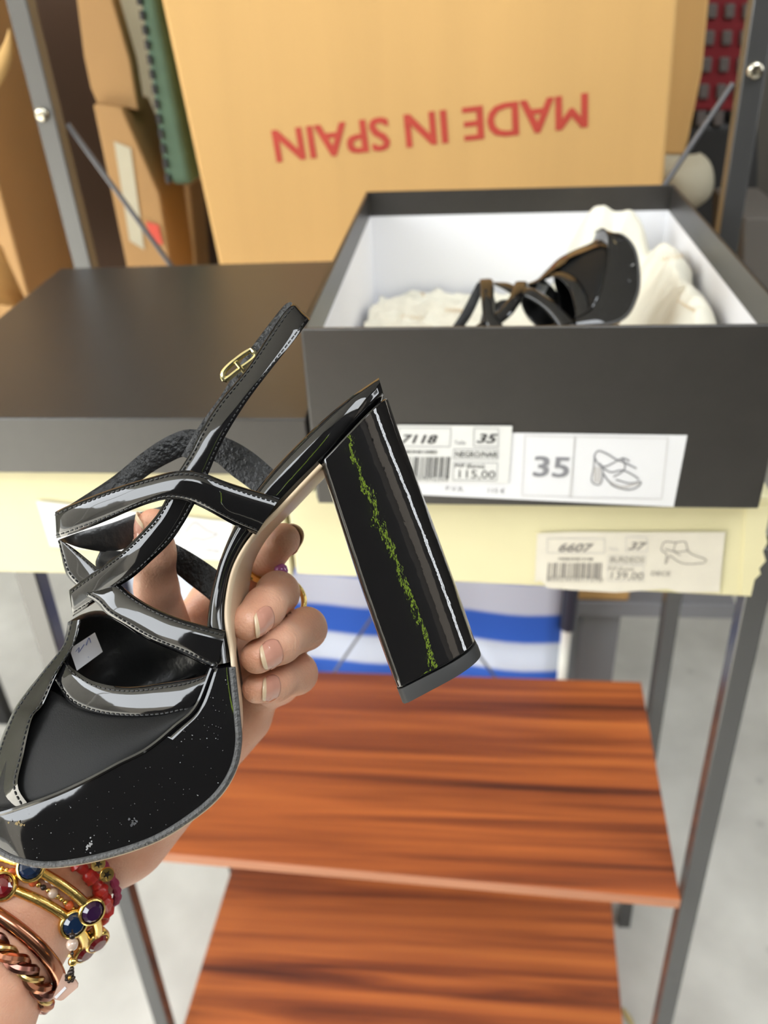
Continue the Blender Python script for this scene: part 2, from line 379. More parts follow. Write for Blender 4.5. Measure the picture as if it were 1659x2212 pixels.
# ================================================================== shelving unit
XL, XR, YF, YB, ZS1, ZS2 = -.341, .394, .108, .442, -.6246, -1.1357
PW = .023
rack = empty('shelving_unit', (.04, .16, FZ), 'dark grey metal shelving unit with reddish wood shelves, holding the shoe boxes', 'shelving unit')
def post(uv0, uv1, y, sgn, ztop):
    a = ony(*uv0, y); b = ony(*uv1, y)
    def px(z): return a.x + (b.x-a.x)*(z-a.z)/(b.z-a.z)
    def sq(z):
        x = px(z); x0, x1 = sorted((x, x+sgn*PW))
        return [(x0, y, z), (x1, y, z), (x1, y+PW, z), (x0, y+PW, z)]
    return MB().hexa(sq(FZ), sq(ztop), M['steel']).build('post', rack, bevel=.0015), px
pBL, fBL = post((56, 0), (196, 570), YB, -1, .66)
pBR, fBR = post((1628, 0), (1555, 500), YB, 1, .66)
pFL, fFL = post((76, 1240), (362, 2212), YF, -1, -.112)
pFR, fFR = post((1609, 1295), (1418, 2212), YF, 1, -.112)
def wood_shelf(fl, fr, br, bl, z, t):
    top = [Vector((p[0], p[1], z)) for p in (fl, fr, br, bl)]; bot = [p-Vector((0, 0, t)) for p in top]
    o = MB().hexa(bot, top, M['wood']).build('shelf', rack, bevel=.001, smooth=True)
    e = MB(); d = Vector((0, -.0008, 0)); i = Vector((0, .002, 0))
    e.hexa([bot[0]+d, bot[1]+d, bot[1]+i, bot[0]+i], [top[0]+d-Vector((0, 0, .0006)), top[1]+d-Vector((0, 0, .0006)), top[1]+i-Vector((0, 0, .0006)), top[0]+i-Vector((0, 0, .0006))], M['wood_edge'])
    e.build('edge_band', o, smooth=False)
    return o
fr = onz(1470, 1943, ZS1); fl = onz(240, 1833, ZS1); br = onz(1385, 1473, ZS1)
wood_shelf((fl.x, fl.y), (fr.x, fr.y), (br.x, br.y), (fl.x-.002, br.y), ZS1, .017)
l0 = onz(500, 1880, ZS2); l1 = onz(400, 2212, ZS2); r0 = onz(1325, 1960, ZS2); r1 = onz(1340, 2212, ZS2)
wood_shelf((l1.x-.004, YF-.005), (r1.x, YF-.005), (r0.x, YB+.01), (l0.x, YB+.01), ZS2, .017)
zt = -.1015
MB().hexa([(XL+.004, YF+.002, -.106), (XR-.004, YF+.002, -.119), (XR-.004, YB+.01, -.119), (XL+.004, YB+.01, -.106)],
          [(XL+.004, YF+.002, -.0915), (XR-.004, YF+.002, -.1035), (XR-.004, YB+.01, -.1035), (XL+.004, YB+.01, -.0915)], M['wood']).build('shelf', rack, bevel=.001)
for a, b in (((146, 268), (385, 595)), ((1584, 180), (1425, 415))):
    p0 = ony(*a, YB+.012); p1 = ony(*b, YB+.012)
    p2 = p1 + (p1-p0)*.55
    MB().tube([p0, p0+(p1-p0)*.05, p2], .0032, M['rod'], 8).build('brace', rack)
for (u, v), r in (((92, 247), .0078), ((1630, 152), .0082)):
    c = ony(u, v, YB)
    mb = MB(); P = []
    for rr, dy in ((1, 0), (1, .003), (.85, .0052), (.5, .006), (.34, .006), (.3, .0035), (0.001, .0035)):
        P.append([c + Vector((r*rr*math.cos(t), -dy, r*rr*math.sin(t))) for t in np.linspace(0, 2*math.pi, 20, endpoint=False)])
    mb.grid(P, M['bolt'], close_v=True).build('bolt', rack, angle=50)

# ================================================================== shoe boxes
W, D, H, T = .34, .4343, .1462, .0028
sb = empty('shoe_box', (W/2, D/2, 0), 'open black shoe box with white inside, holding tissue paper and the other sandal', 'shoe box')
mb = MB()
mb.box((0, 0, 0), (W, D, T), M['box_black'])
mb.box((0, 0, T), (W, T, H), M['box_black']); mb.box((0, D-T, T), (W, D, H), M['box_black'])
mb.box((0, T, T), (T, D-T, H), M['box_black']); mb.box((W-T, T, T), (W, D-T, H), M['box_black'])
mb.build('box_shell', sb, smooth=True, bevel=.0009)
hb = H-.027; e = .0007
mb = MB()
mb.box((T, T, T), (W-T, D-T, T+e), M['box_white'])
mb.box((T, T, T), (W-T, T+e, hb), M['box_white']); mb.box((T, D-T-e, T), (W-T, D-T, hb), M['box_white'])
mb.box((T, T, T), (T+e, D-T, hb), M['box_white']); mb.box((W-T-e, T, T), (W-T, D-T, hb), M['box_white'])
lin = mb.build('box_liner', sb, smooth=False); lin['label'] = 'white paper liner'

def quad_px(mb, uvs, y, m, inset=0):
    mb.add([ony(u, v, y) for u, v in uvs], [(0, 1, 2, 3)], m)
def frame_px(mb, u0, v0, u1, v1, y, m, w=1.6, du=0, dv=0):
    """thin printed rectangle; du: lean of the vertical sides, dv: slope of the horizontals"""
    c = [(u0, v0), (u1, v0+dv), (u1+du, v1+dv), (u0+du, v1)]
    for i in range(4):
        a, b = c[i], c[(i+1) % 4]
        L = math.hypot(b[0]-a[0], b[1]-a[1]); n = (-(b[1]-a[1])/L*w/2, (b[0]-a[0])/L*w/2)
        quad_px(mb, [(a[0]+n[0], a[1]+n[1]), (b[0]+n[0], b[1]+n[1]), (b[0]-n[0], b[1]-n[1]), (a[0]-n[0], a[1]-n[1])], y, m)
def ink_px(mb, txt, a, b, cap_px, y, m, offset=0.0, shear=0.0):
    p0 = ony(*a, y); p1 = ony(*b, y)
    q = ony(a[0], a[1]-cap_px, y)
    ink(mb, txt, p0, p1, (q-p0).length, m, offset, shear)
def line_px(mb, pts, y, m, w=1.5, n=24):
    pts = spline(pts, n)
    for i in range(len(pts)-1):
        a, b = pts[i], pts[i+1]; L = math.hypot(b[0]-a[0], b[1]-a[1]) or 1
        nx, ny = -(b[1]-a[1])/L*w/2, (b[0]-a[0])/L*w/2
        quad_px(mb, [(a[0]+nx, a[1]+ny), (b[0]+nx, b[1]+ny), (b[0]-nx, b[1]-ny), (a[0]-nx, a[1]-ny)], y, m)
def barcode_px(mb, u0, v0, u1, v1, y, m, n=30, lean=-5):
    rng = random.Random(5); x = u0
    while x < u1-2:
        w = rng.choice([1.3, 1.3, 2.6, 3.8]); g = rng.choice([1.5, 1.5, 2.8, 4])
        quad_px(mb, [(x, v0), (x+w, v0), (x+w+lean, v1), (x+lean, v1)], y, m); x += w+g
# --- wide printed label with the size and a drawing of the sandal
y0 = -.0005
mb = MB(); quad_px(mb, [(775, 930), (1485, 940), (1455, 1095), (760, 1062)], y0, M['paper'])
y1 = -.0008
frame_px(mb, 1134, 941, 1241, 1070, y1, M['faint_ink'], 1.4, du=-6, dv=3)
frame_px(mb, 1244, 943, 1443, 1074, y1, M['faint_ink'], 1.4, du=-14, dv=4)
ink_px(mb, '35', (1152, 1028), (1226, 1031), 42, y1, M['grey_ink'], offset=.02)
ink_px(mb, 'P.V.R.', (963, 1060), (1003, 1062), 10, y1, M['grey_ink']); ink_px(mb, '115 €', (1054, 1064), (1090, 1066), 10, y1, M['grey_ink'])
for pts, w in (([(1283, 985), (1292, 974), (1310, 980), (1330, 992), (1350, 1000), (1375, 1012)], 4), ([(1283, 985), (1290, 1000), (1305, 1008), (1325, 1000), (1345, 990), (1360, 996)], 4),
               ([(1300, 1010), (1320, 1020), (1345, 1016), (1370, 1028), (1380, 1036)], 4), ([(1284, 985), (1282, 1010), (1278, 1040), (1296, 1047), (1302, 1022), (1296, 1000)], 3),
               ([(1302, 1022), (1315, 1040), (1330, 1052), (1360, 1058), (1380, 1050), (1384, 1040), (1360, 1044), (1330, 1036)], 4), ([(1345, 990), (1350, 1010), (1340, 1022), (1325, 1030)], 4),
               ([(1318, 1043), (1345, 1052), (1380, 1044)], 7), ([(1286, 1008), (1286, 1042)], 9), ([(1295, 1008), (1294, 1044)], 7)):
    line_px(mb, pts, y1, M['faint_ink'] if w > 6 else M['grey_ink'], w*.8)
lab = mb.build('size_label', sb, smooth=False); lab['label'] = 'white printed label with size 35 and sandal drawing'
# --- smaller price sticker over it
y2, y3 = -.0012, -.0015
mb = MB(); quad_px(mb, [(858, 918), (1107, 920), (1099, 1044), (850, 1040)], y2, M['sticker'])
frame_px(mb, 862, 924, 974, 964, y3, M['grey_ink'], 1.3, du=-2, dv=1)
ink_px(mb, '7118', (868, 957), (944, 958), 18, y3, M['ink'], offset=.025, shear=.3)
ink_px(mb, 'Talla', (981, 960), (1006, 960), 8, y3, M['grey_ink'])
frame_px(mb, 1024, 925, 1077, 964, y3, M['grey_ink'], 1.3, du=-1, dv=1)
ink_px(mb, '35', (1030, 956), (1073, 957), 19, y3, M['ink'], offset=.025, shear=.3)
ink_px(mb, 'MABONE12082', (858, 979), (944, 980), 7, y3, M['ink'], offset=.012)
frame_px(mb, 980, 970, 1076, 991, y3, M['grey_ink'], 1.2, du=-1, dv=1)
ink_px(mb, 'NEGRO/NAR', (984, 987), (1074, 988), 12, y3, M['ink'], offset=.008)
barcode_px(mb, 866, 987, 974, 1034, y3, M['ink'], lean=-4)
quad_px(mb, [(860, 1028), (962, 1030), (961, 1040), (858, 1038)], -.0016, M['sticker'])
ink_px(mb, '8436559092352', (862, 1037), (968, 1039), 9, -.0018, M['ink'])
frame_px(mb, 980, 999, 1075, 1037, y3, M['grey_ink'], 1.2, du=-2, dv=1)
ink_px(mb, 'PVP (Euros)', (983, 1010), (1046, 1011), 8, y3, M['ink'], offset=.01)
ink_px(mb, '115,00', (991, 1032), (1069, 1034), 17, y3, M['ink'])
lab = mb.build('price_sticker', sb, smooth=False); lab['label'] = 'price sticker reading 7118, size 35 and 115,00'

# --- lid
lq = [(-.352, 0.0), (-.0030, 0.0), (-.0040, .412), (-.366, .397)]
lid = MB().hexa([(x, y, .0255) for x, y in lq], [(x, y, .0752) for x, y in lq], M['box_black']).build('box_lid', bevel=.0016, bseg=3)
prop(lid, 'dark grey shoe box lid lying flat beside the open shoe box', 'box lid')
# --- cream box under the lid
cl = empty('cream_shoe_box', (-.20, .19, -.0915), 'pale yellow shoe box under the dark grey lid, with a faded label', 'shoe box')
MB().box((-.385, .020, -.0912), (-.034, .37, .0250), M['cream']).build('box_body', cl, bevel=.0012)
MB().box((-.386, .0188, .006), (-.033, .371, .0253), M['cream']).build('lid', cl, bevel=.0012)
mb = MB(); quad_px(mb, [(78, 1082), (505, 1128), (488, 1212), (108, 1180)], .0180, M['paper'])
for pts in ([(400, 1150), (420, 1128), (438, 1140), (455, 1150), (470, 1154), (440, 1166), (420, 1162), (408, 1172)], [(384, 1132), (376, 1142), (388, 1150), (380, 1158)]): line_px(mb, pts, .0177, M['faint_ink'], 3)
ink_px(mb, '139,00', (442, 1192), (474, 1195), 8, .0177, M['faint_ink'])
mb.build('faded_label', cl, smooth=False)['label'] = 'faded white label'
# --- cream box under the open box, right end torn
cr_ = empty('cream_shoe_box', (.16, .20, -.1035), 'pale yellow shoe box with torn corner under the open black box, label 6607', 'shoe box')
mb = MB()
mb.hexa([(-.0300, .020, -.0868), (.3570, .020, -.1012), (.3570, .39, -.1012), (-.0300, .39, -.0868)], [(-.0300, .020, -.001), (.3570, .020, -.001), (.3570, .39, -.001), (-.0300, .39, -.001)], M['cream'])
mb.build('box_body', cr_, bevel=.0022, bseg=3)
mb = MB(); rng = random.Random(3); top = []; bot = []
tp = [(1612, 1092), (1664, 1094), (1660, 1120), (1654, 1150), (1658, 1172), (1648, 1190), (1654, 1212), (1640, 1228), (1643, 1240), (1630, 1252), (1622, 1288), (1600, 1286)]
vf = [ony(u, v, .0185) for u, v in tp]; vb = [p+Vector((0, .0012, 0)) for p in vf]; n = len(tp)
mb.add(vf+vb, [tuple(range(n)), tuple(range(2*n-1, n-1, -1))]+[(i, (i+1) % n, n+(i+1) % n, n+i) for i in range(n)], M['cream'])
mb.build('torn_flap', cr_, smooth=False)
y0, y1 = .0182, .0178
mb = MB(); pts = [(1160, 1152), (1240, 1149), (1400, 1150), (1567, 1149), (1560, 1215), (1554, 1279), (1470, 1280), (1440, 1272), (1330, 1280), (1230, 1274), (1182, 1270), (1168, 1254), (1155, 1257)]
mb.add([ony(u, v, y0) for u, v in pts], [tuple(range(len(pts)))], M['old_paper'])
frame_px(mb, 1182, 1163, 1306, 1194, y1, M['faint_ink'], 1.3, dv=1)
ink_px(mb, '6607', (1207, 1191), (1280, 1192), 17, y1, M['mid_ink'], offset=.022, shear=.3)
ink_px(mb, 'Talla', (1314, 1189), (1336, 1190), 7, y1, M['faint_ink'])
frame_px(mb, 1352, 1160, 1398, 1191, y1, M['faint_ink'], 1.3, dv=1)
ink_px(mb, '37', (1358, 1187), (1394, 1188), 16, y1, M['mid_ink'], offset=.02, shear=.3)
ink_px(mb, 'MABONE13108', (1207, 1210), (1280, 1211), 6, y1, M['mid_ink'], offset=.01)
barcode_px(mb, 1184, 1216, 1306, 1257, y1, M['mid_ink'], lean=-3)
quad_px(mb, [(1184, 1247), (1300, 1250), (1299, 1259), (1182, 1256)], y1-.0002, M['old_paper'])
ink_px(mb, '8002303017370', (1182, 1255), (1300, 1258), 8, y1-.0004, M['mid_ink'])
frame_px(mb, 1314, 1200, 1394, 1217, y1, M['faint_ink'], 1.1, dv=1)
ink_px(mb, 'BURDEOS', (1318, 1214), (1390, 1215), 11, y1, M['mid_ink'])
frame_px(mb, 1312, 1221, 1390, 1254, y1, M['faint_ink'], 1.1, dv=1)
ink_px(mb, 'PVP (Euros)', (1314, 1232), (1368, 1233), 7, y1, M['mid_ink'])
ink_px(mb, '139,00', (1319, 1250), (1389, 1252), 15, y1, M['mid_ink'])
ink_px(mb, 'DECE', (1406, 1243), (1447, 1244), 9, y1, M['mid_ink'])
for p in ([(1430, 1180), (1436, 1170), (1460, 1172), (1480, 1170), (1486, 1190), (1500, 1200), (1524, 1208), (1520, 1216), (1480, 1218), (1460, 1210), (1446, 1200), (1440, 1216), (1436, 1218), (1440, 1196), (1428, 1190), (1430, 1180)],
          [(1436, 1186), (1460, 1192), (1486, 1190)], [(1460, 1172), (1456, 1190), (1470, 1200)]): line_px(mb, p, y1, M['mid_ink'], 1.6, 40)
mb.build('stock_label', cr_, smooth=False)['label'] = 'worn label reading 6607, size 37 and 139,00'

# ================================================================== background
def px_prism(mb, uvs, y, depth, m):
    f = [ony(u, v, y) for u, v in uvs]; k = [p+Vector((0, depth, 0)) for p in f]; n = len(f)
    mb.add(f+k, [tuple(range(n)), tuple(range(2*n-1, n-1, -1))]+[(i, (i+1) % n, n+(i+1) % n, n+i) for i in range(n)], m); return mb
YC = .62
steel_t = empty('steel_table', (.1, .8, FZ), 'low grey steel table behind the shelving, carrying the big carton', 'table')
tz = ony(1380, 1300, YC).z
MB().box((-.36, YC-.005, tz-.03), (.58, YC+.52, tz), M['rear_grey']).build('table_top', steel_t, bevel=.002)
xa = ony(1252, 1380, YC).x; xb = ony(1338, 1380, YC).x
for x0 in (xa, -.34):
    MB().box((x0, YC+.01, FZ), (x0+(xb-xa), YC+.05, tz-.03), M['rear_grey']).build('leg', steel_t, bevel=.003)
    MB().box((x0, YC+.46, FZ), (x0+(xb-xa), YC+.51, tz-.03), M['rear_grey']).build('leg', steel_t, bevel=.003)
def edge_x(a, b, y):
    p, q = ony(*a, y), ony(*b, y)
    return lambda z: p.x+(q.x-p.x)*(z-p.z)/(q.z-p.z)
lx = edge_x((340, 0), (455, 560), YC); rx = edge_x((1471, 0), (1441, 395), YC)
crt = empty('carton', (.1, YC+.2, tz), 'large cardboard carton printed MADE IN SPAIN upside down', 'carton')
zt_ = .62; mb = MB()
mb.hexa([(lx(tz)+.02, YC, tz), (rx(tz)-.01, YC, tz), (rx(tz)-.01, YC+.5, tz), (lx(tz)+.02, YC+.5, tz)], [(lx(zt_), YC, zt_), (rx(zt_), YC, zt_), (rx(zt_), YC+.5, zt_), (lx(zt_), YC+.5, zt_)], M['card'])
mb.build('carton_body', crt, bevel=.006, bseg=3)
mb = MB()
ink_px(mb, 'MADE IN SPAIN', (1268, 202), (588, 283), 75, YC-.0008, M['red_ink'], offset=.022)
# turned upside down: mirror the strokes about the baseline
p0 = ony(1268, 202, YC-.0008); p1 = ony(588, 283, YC-.0008); ax = (p1-p0).normalized(); up = (Vector((0, 0, 1))-ax*ax.z).normalized()
mb.v = [v - up*(2*(v-p0).dot(up)) for v in mb.v]
mb.build('printed_words', crt, smooth=False)['label'] = 'red words MADE IN SPAIN'
# vertical crease of the folded panel
# carton at the far left, shade and light put into a darker body and paler flaps
YL = .47
def onx(u, v, x):
    r = ray(u, v); return CAM + r*((x-CAM.x)/r.x)
XC = -.60
yb_ = onx(185, 560, XC).y; yf_ = max(.06, onx(-30, 300, XC).y); zb_ = -.22
stand = empty('side_table', (-.95, .4, FZ), 'dark side table at far left under the brown carton', 'table')
MB().box((-1.3, yf_+.02, zb_-.025), (XC-.01, yb_, zb_), M['dark']).build('table_top', stand, bevel=.002)
for x in (-1.27, -1.10):
    for y in (yf_+.05, yb_-.05): MB().box((x, y-.015, FZ), (x+.03, y+.015, zb_-.025), M['dark']).build('leg', stand)
c1 = empty('carton', (-.9, .4, zb_), 'brown carton at far left behind the pale grey post, its shaded side coloured darker', 'carton')
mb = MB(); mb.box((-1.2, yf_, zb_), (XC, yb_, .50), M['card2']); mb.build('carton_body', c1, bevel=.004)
mb = MB(); P = []
for k in range(9):
    t = k/8; p = ony(-60+(85*t), 200-150*t, YL-.02); q = p+Vector((0, -.02-.05*t, -.012))
    P.append([ony(20-90*t**1.6, 62+120*t, YL-.012-.03*t), ony(30-90*t**1.6, 110+150*t, YL-.012-.03*t)])
mb.grid(P, M['card']).build('flap', c1, solid=.004)
mb = MB(); mb.grid([[onx(-60, 470+30*k, XC+.012), onx(2+10*k, 535+22*k, XC+.012+.01*math.sin(k))] for k in range(7)], M['card']).build('flap', c1, solid=.004)
dk = MB(); px_prism(dk, [(60, -80), (330, -80), (420, 420), (480, 1500), (330, 1500)], 1.26, .3, M['shade_card'])  # dark block added where the gap behind the post lies in shade
prop(dk.build('carton', bevel=.004), 'dark brown carton added at the back for the shade seen past the pale post', 'carton')
# tall carton right of the pale post
YD = .72
c2 = empty('carton', (-.47, YD+.15, FZ), 'tall narrow carton with crushed top between pale post and green case', 'carton')
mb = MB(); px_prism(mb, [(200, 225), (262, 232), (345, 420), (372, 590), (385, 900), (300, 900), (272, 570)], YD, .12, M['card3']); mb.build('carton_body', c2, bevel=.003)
mb = MB(); px_prism(mb, [(160, -40), (232, -40), (282, 130), (300, 240), (210, 225), (195, 190), (180, 120)], YD+.02, .03, M['card3']); mb.build('flap', c2, bevel=.003)
mb = MB(); quad_px(mb, [(246, 305), (282, 320), (312, 540), (280, 520)], YD-.002, M['pale_cloth']); quad_px(mb, [(314, 478), (342, 486), (352, 530), (330, 522)], YD-.003, M['red_ink'])
mb.build('label', c2, smooth=False)['label'] = 'pale paper label with red mark'
# pale board + green case
YG = .70
brd = MB(); px_prism(brd, [(240, -60), (310, -60), (352, 300), (352, 382), (338, 375), (268, 90)], YG+.36, .06, M['pale_cloth'])
prop(brd.build('fabric_panel', bevel=.004), 'pale cloth panel beside the green case', 'panel')
gc = empty('green_case', (-.37, YG+.1, .12), 'green soft case with black zip behind the big carton', 'case')
mb = MB(); px_prism(mb, [(292, -60), (328, -60), (398, 300), (418, 398), (372, 402), (352, 370)], YG, .25, M['green']); mb.build('case_body', gc, bevel=.01, bseg=3)
mb = MB()
for k in range(13):
    t = k/12; u, v = 297+62*t**.9, -10+385*t
    px_prism(mb, [(u-4, v), (u+5, v+2), (u+8, v+22), (u-1, v+20)], YG-.004, .006, M['dark'])
mb.build('zip', gc, smooth=False)
c4 = MB(); px_prism(c4, [(378, 402), (410, 400), (452, 900), (402, 900)], YG+.48, .10, M['card2'])
prop(c4.build('carton', bevel=.003), 'dim brown carton standing below the green case', 'carton')
# behind the big carton on the right
YR = .95
c3 = MB(); px_prism(c3, [(1400, -60), (1537, -60), (1518, 150), (1488, 300), (1478, 335), (1400, 335)], YR, .3, M['card'])
prop(c3.build('carton', bevel=.004), 'olive brown carton just behind the right edge of big carton', 'carton')
YQ = 1.15
rc = empty('plastic_crate', (.62, YQ+.15, .0), 'dark red plastic crate with rows of openings, near the right post', 'crate')
mb = MB(); px_prism(mb, [(1490, -60), (1640, -60), (1618, 240), (1480, 240)], YQ, .3, M['red_plastic']); mb.build('crate_body', rc, bevel=.004)
for r in range(5):
    for c in range(3):
        u = 1530+38*c-6*r; v = 8+58*r
        mb = MB(); px_prism(mb, [(u, v), (u+21, v), (u+18, v+32), (u-3, v+32)], YQ-.006, .006, M['holes']); mb.build('opening', rc, bevel=.002)
blk = MB(); px_prism(blk, [(1478, 290), (1500, 268), (1640, 262), (1640, 620), (1560, 620), (1500, 560), (1478, 420)], YQ, .3, M['dark'])
prop(blk.build('black_bag', bevel=.02, bseg=3), 'black bag under the red crate', 'bag')
mb = MB(); P = []
for i in range(13):
    t = i/12; row = []
    for j in range(13):
        s = j/12; th = -math.pi/2+math.pi*s
        uc, vc = 1462+10*math.sin(t*3), 330+150*t; wd_ = (70*math.sin(math.pi*min(1, .18+t*.9))**.6)
        row.append(ony(uc+wd_*math.sin(th)*(1 if th > 0 else .8), vc+6*math.sin(9*t+3*s), .86-.05*math.cos(th)*math.sin(math.pi*min(.98, max(.05, t)))))
    P.append(row)
    
sk = mb.grid(P, M['pale_cloth']).build('cloth_sack', solid=.003); prop(sk, 'creased beige sack wedged behind the open box corner', 'sack')
gb = MB(); px_prism(gb, [(1608, 470), (1720, 470), (1720, 640), (1600, 640)], .75, .2, M['wall_dark'])
prop(gb.build('grey_box', bevel=.004), 'grey box right of the right rear post', 'box')
# ---------------- folding beach chair behind the shelving
YH = .53
ch = empty('beach_chair', (.02, YH+.05, FZ), 'folded beach chair with blue and white striped canvas behind the shelves', 'chair')
za = ony(900, 1378, YH).z; zb = ony(900, 1446, YH).z
zs_top = ony(900, 1312, YH).z; per = ony(900, 1312, YH).z-ony(900, 1432, YH).z
xl_, xr_ = ony(300, 1380, YH).x, ony(1214, 1380, YH).x
M['canvas'] = stripe_mat(za-FZ, per)
mb = MB(); P = []
for i in range(40):
    z = ony(900, 1150, YH).z + (ony(900, 1560, YH).z-ony(900, 1150, YH).z)*i/39
    P.append([Vector((xl_+(xr_-xl_)*j/24, YH+.006*math.sin(j*.8)+.012*math.sin(math.pi*j/24), z-.0035*math.cos(j/24*5))) for j in range(25)])
mb.grid(P, M['canvas']).build('canvas', ch, solid=.0015)
for x in (xr_+.006, xl_-.006):
    zt_s, zm, zl = ony(1230, 1230, YH).z, ony(1230, 1356, YH).z, ony(1230, 1468, YH).z
    ft = MB().tube([(x, YH, ony(1230, 1200, YH).z), (x, YH, zl)], .0085, M['white_tube'], 14).build('frame_tube', ch)
    MB().tube([(x+.001, YH, zt_s), (x+.001, YH, zm)], .0125, M['grip'], 14).build('sleeve', ft)
    MB().tube([(x, YH, zl), (x, YH+.03, FZ)], .007, M['rear_grey'], 10).build('leg', ch)
for a, b in (((715, 1462), (885, 1215)), ((1075, 1470), (885, 1215))):
    MB().tube([ony(*a, YH-.03), ony(*b, YH-.03)], .0022, M['rod'], 6).build('strut', ch)
mb = MB(); P = []
for i in range(7):
    t = i/6; p = onz(1346+22*t, 2178+40*t, FZ+.004); P.append([p+Vector((-.006*math.sin(math.pi*(.1+.8*t)), 0, 0)), p+Vector((0, 0, .004)), p+Vector((.006*math.sin(math.pi*(.1+.8*t)), 0, 0))])
prop(mb.grid(P, M['straw']).build('straw_scrap', solid=.001), 'yellow scrap of straw on the floor beside the lower shelf', 'straw')

# ================================================================== the sandal
DC = .335
sl_org = at(868, 1523, DC)
SAND = empty('sandal', sl_org, 'black patent platform sandal with block heel, held up in the hand', 'sandal')
def far_dx(v, u=500):                                # the forefoot is turned a little: its far edge lies nearer the toe side
    t = min(1, max(0, (v-1290)/170)); w = min(1, max(0, (u-120)/300)); return .0125*t*t*(3-2*t)*w*w*(3-2*w)
def far(p):                                   # the point of the same profile on the far side
    u, v, d = p; X, Y, Z = met(u, v, d); return cm(X-far_dx(v, u), Y, 2*DC-d)
def near(p): return at(*p)
def ribbon(name, up, lo, m, parent, thick=.0022, bulge=.0012, n=44, mm=9, stitch=True, back=None, stitch_in=.12):
    A = spline(up, n); B = spline(lo, n); front = []; rear = []
    for a, b in zip(A, B):
        rf = []; rb = []
        for j in range(mm):
            s = j/(mm-1); u, v, d = [a[k]+(b[k]-a[k])*s for k in range(3)]
            e = (1-abs(2*s-1)**4)
            rf.append(at(u, v, d-bulge*e)); rb.append(at(u, v, d+thick-.0004*(1-e)))
        front.append(rf); rear.append(rb)
    mb = MB(); ring = [f+r[::-1] for f, r in zip(front, rear)]
    mb.grid(ring, m, close_v=True); k = 2*mm
    i = mb.mi(m); mb.f.append(list(range(k))[::-1]); mb.m.append(i); mb.f.append([(n-1)*k+q for q in range(k)]); mb.m.append(i)
    o = mb.build(name, parent, angle=60)
    if stitch:
        sm = MB()
        for s in (stitch_in, 1-stitch_in):
            ln = []
            for a, b in zip(spline(up, 400), spline(lo, 400)):
                u, v, d = [a[k]+(b[k]-a[k])*s for k in range(3)]; ln.append(at(u, v, d-bulge*(1-abs(2*s-1)**4)-.00012))
            tot = sum((ln[q+1]-ln[q]).length for q in range(399)); nst = max(3, int(tot/.0021)); per_ = 399/nst
            for q in range(nst):
                p0, p1 = ln[int(q*per_)], ln[min(399, int((q+.62)*per_))]
                sm.tube([p0, (p0+p1)/2-FW*.00015, p1], .00026, M['thread'], 5)
        sm.build('stitching', o)
    return o
# footbed and shank: a slab from heel seat to the ball
U_ = [(818, 816), (760, 856), (700, 905), (640, 962), (590, 1015), (556, 1056), (528, 1100), (500, 1150), (475, 1210), (459, 1270), (449, 1330), (446, 1395), (448, 1440)]
L_ = [(829, 853), (790, 893), (742, 948), (693, 1002), (648, 1047), (600, 1097), (556, 1140), (523, 1182), (500, 1230), (488, 1285), (485, 1330), (491, 1375), (499, 1430)]
HW = [.0150, .0215, .0235, .0240, .0240, .0238, .0236, .0234, .0236, .0245, .0265, .0295, .0330]
n = 60
Us = spline([(u, v, DC-h) for (u, v), h in zip(U_, HW)], n); Ls = spline([(u, v, DC-h) for (u, v), h in zip(L_, HW)], n)
mb = MB(); ring = []
for a, b in zip(Us, Ls):
    nf = []
    for j in range(7):
        s = j/6; u, v, d = [a[k]+(b[k]-a[k])*s for k in range(3)]
        nf.append((u, v, d+.0026*abs(2*s-1)**5-.0005*(1-abs(2*s-1)**2)))
    ring.append([near(p) for p in nf]+[far(p) for p in nf[::-1]])
mb.grid(ring, M['patent'], close_v=True); k = 14; mb.f += [list(range(k))[::-1], [(n-1)*k+q for q in range(k)]]; mb.m += [0, 0]
mb.build('footbed', SAND, angle=60)
# beige outsole skin under the shank and forefoot
Lo = [(693, 1004), (650, 1049), (602, 1100), (558, 1144), (526, 1186), (503, 1233), (491, 1288), (488, 1332), (493, 1376), (501, 1420), (507, 1500), (514, 1570), (516, 1606)]
ho = [.0235, .0238, .0236, .0234, .0232, .0232, .0242, .026, .029, .033, .037, .038, .038]
mb = MB(); rows = []
for (u, v, d) in spline([(u, v, DC-h) for (u, v), h in zip(Lo, ho)], 60):
    X, Y, Z = met(u, v, d); rows.append([cm(X-far_dx(v)*j/8+.0008*(1-(2*j/8-1)**2), Y+.0006*(1-(2*j/8-1)**2), d+(2*DC-2*d)*j/8) for j in range(9)])
mb.grid(rows, M['tan_sole']).build('outsole', SAND, solid=.0012)['label'] = 'beige outsole'
# platform
Fl = [(460, 1446, .2990), (426, 1528, .2972), (380, 1571, .2966), (321, 1619, .2965), (257, 1652, .2965), (197, 1684, .2970), (128, 1716, .2985), (60, 1741, .2998), (0, 1760, .3020), (-48, 1766, .3070), (-78, 1760, .3180), (-90, 1750, .3350)]
Gl = [(500, 1440, .2990), (512, 1555, .2965), (514, 1606, .2960), (502, 1660, .2955), (470, 1712, .2955), (415, 1760, .2955), (329, 1812, .2960), (215, 1849, .2970), (105, 1866, .2985), (28, 1852, .3010), (-25, 1818, .3080), (-55, 1785, .3350)]
n = 90; Fs = spline(Fl, n); Gs = spline(Gl, n); ring = []
for a, b in zip(Fs, Gs):
    nf = []
    for j in range(9):
        s = j/8; u, v, d = [a[k]+(b[k]-a[k])*s for k in range(3)]
        nf.append((u, v, min(DC, d-.0005*(1-(2*s-1)**2)+.0004*max(0, 1-s*9))))
    ring.append([near(p) for p in nf]+[far(p) for p in nf[::-1]])
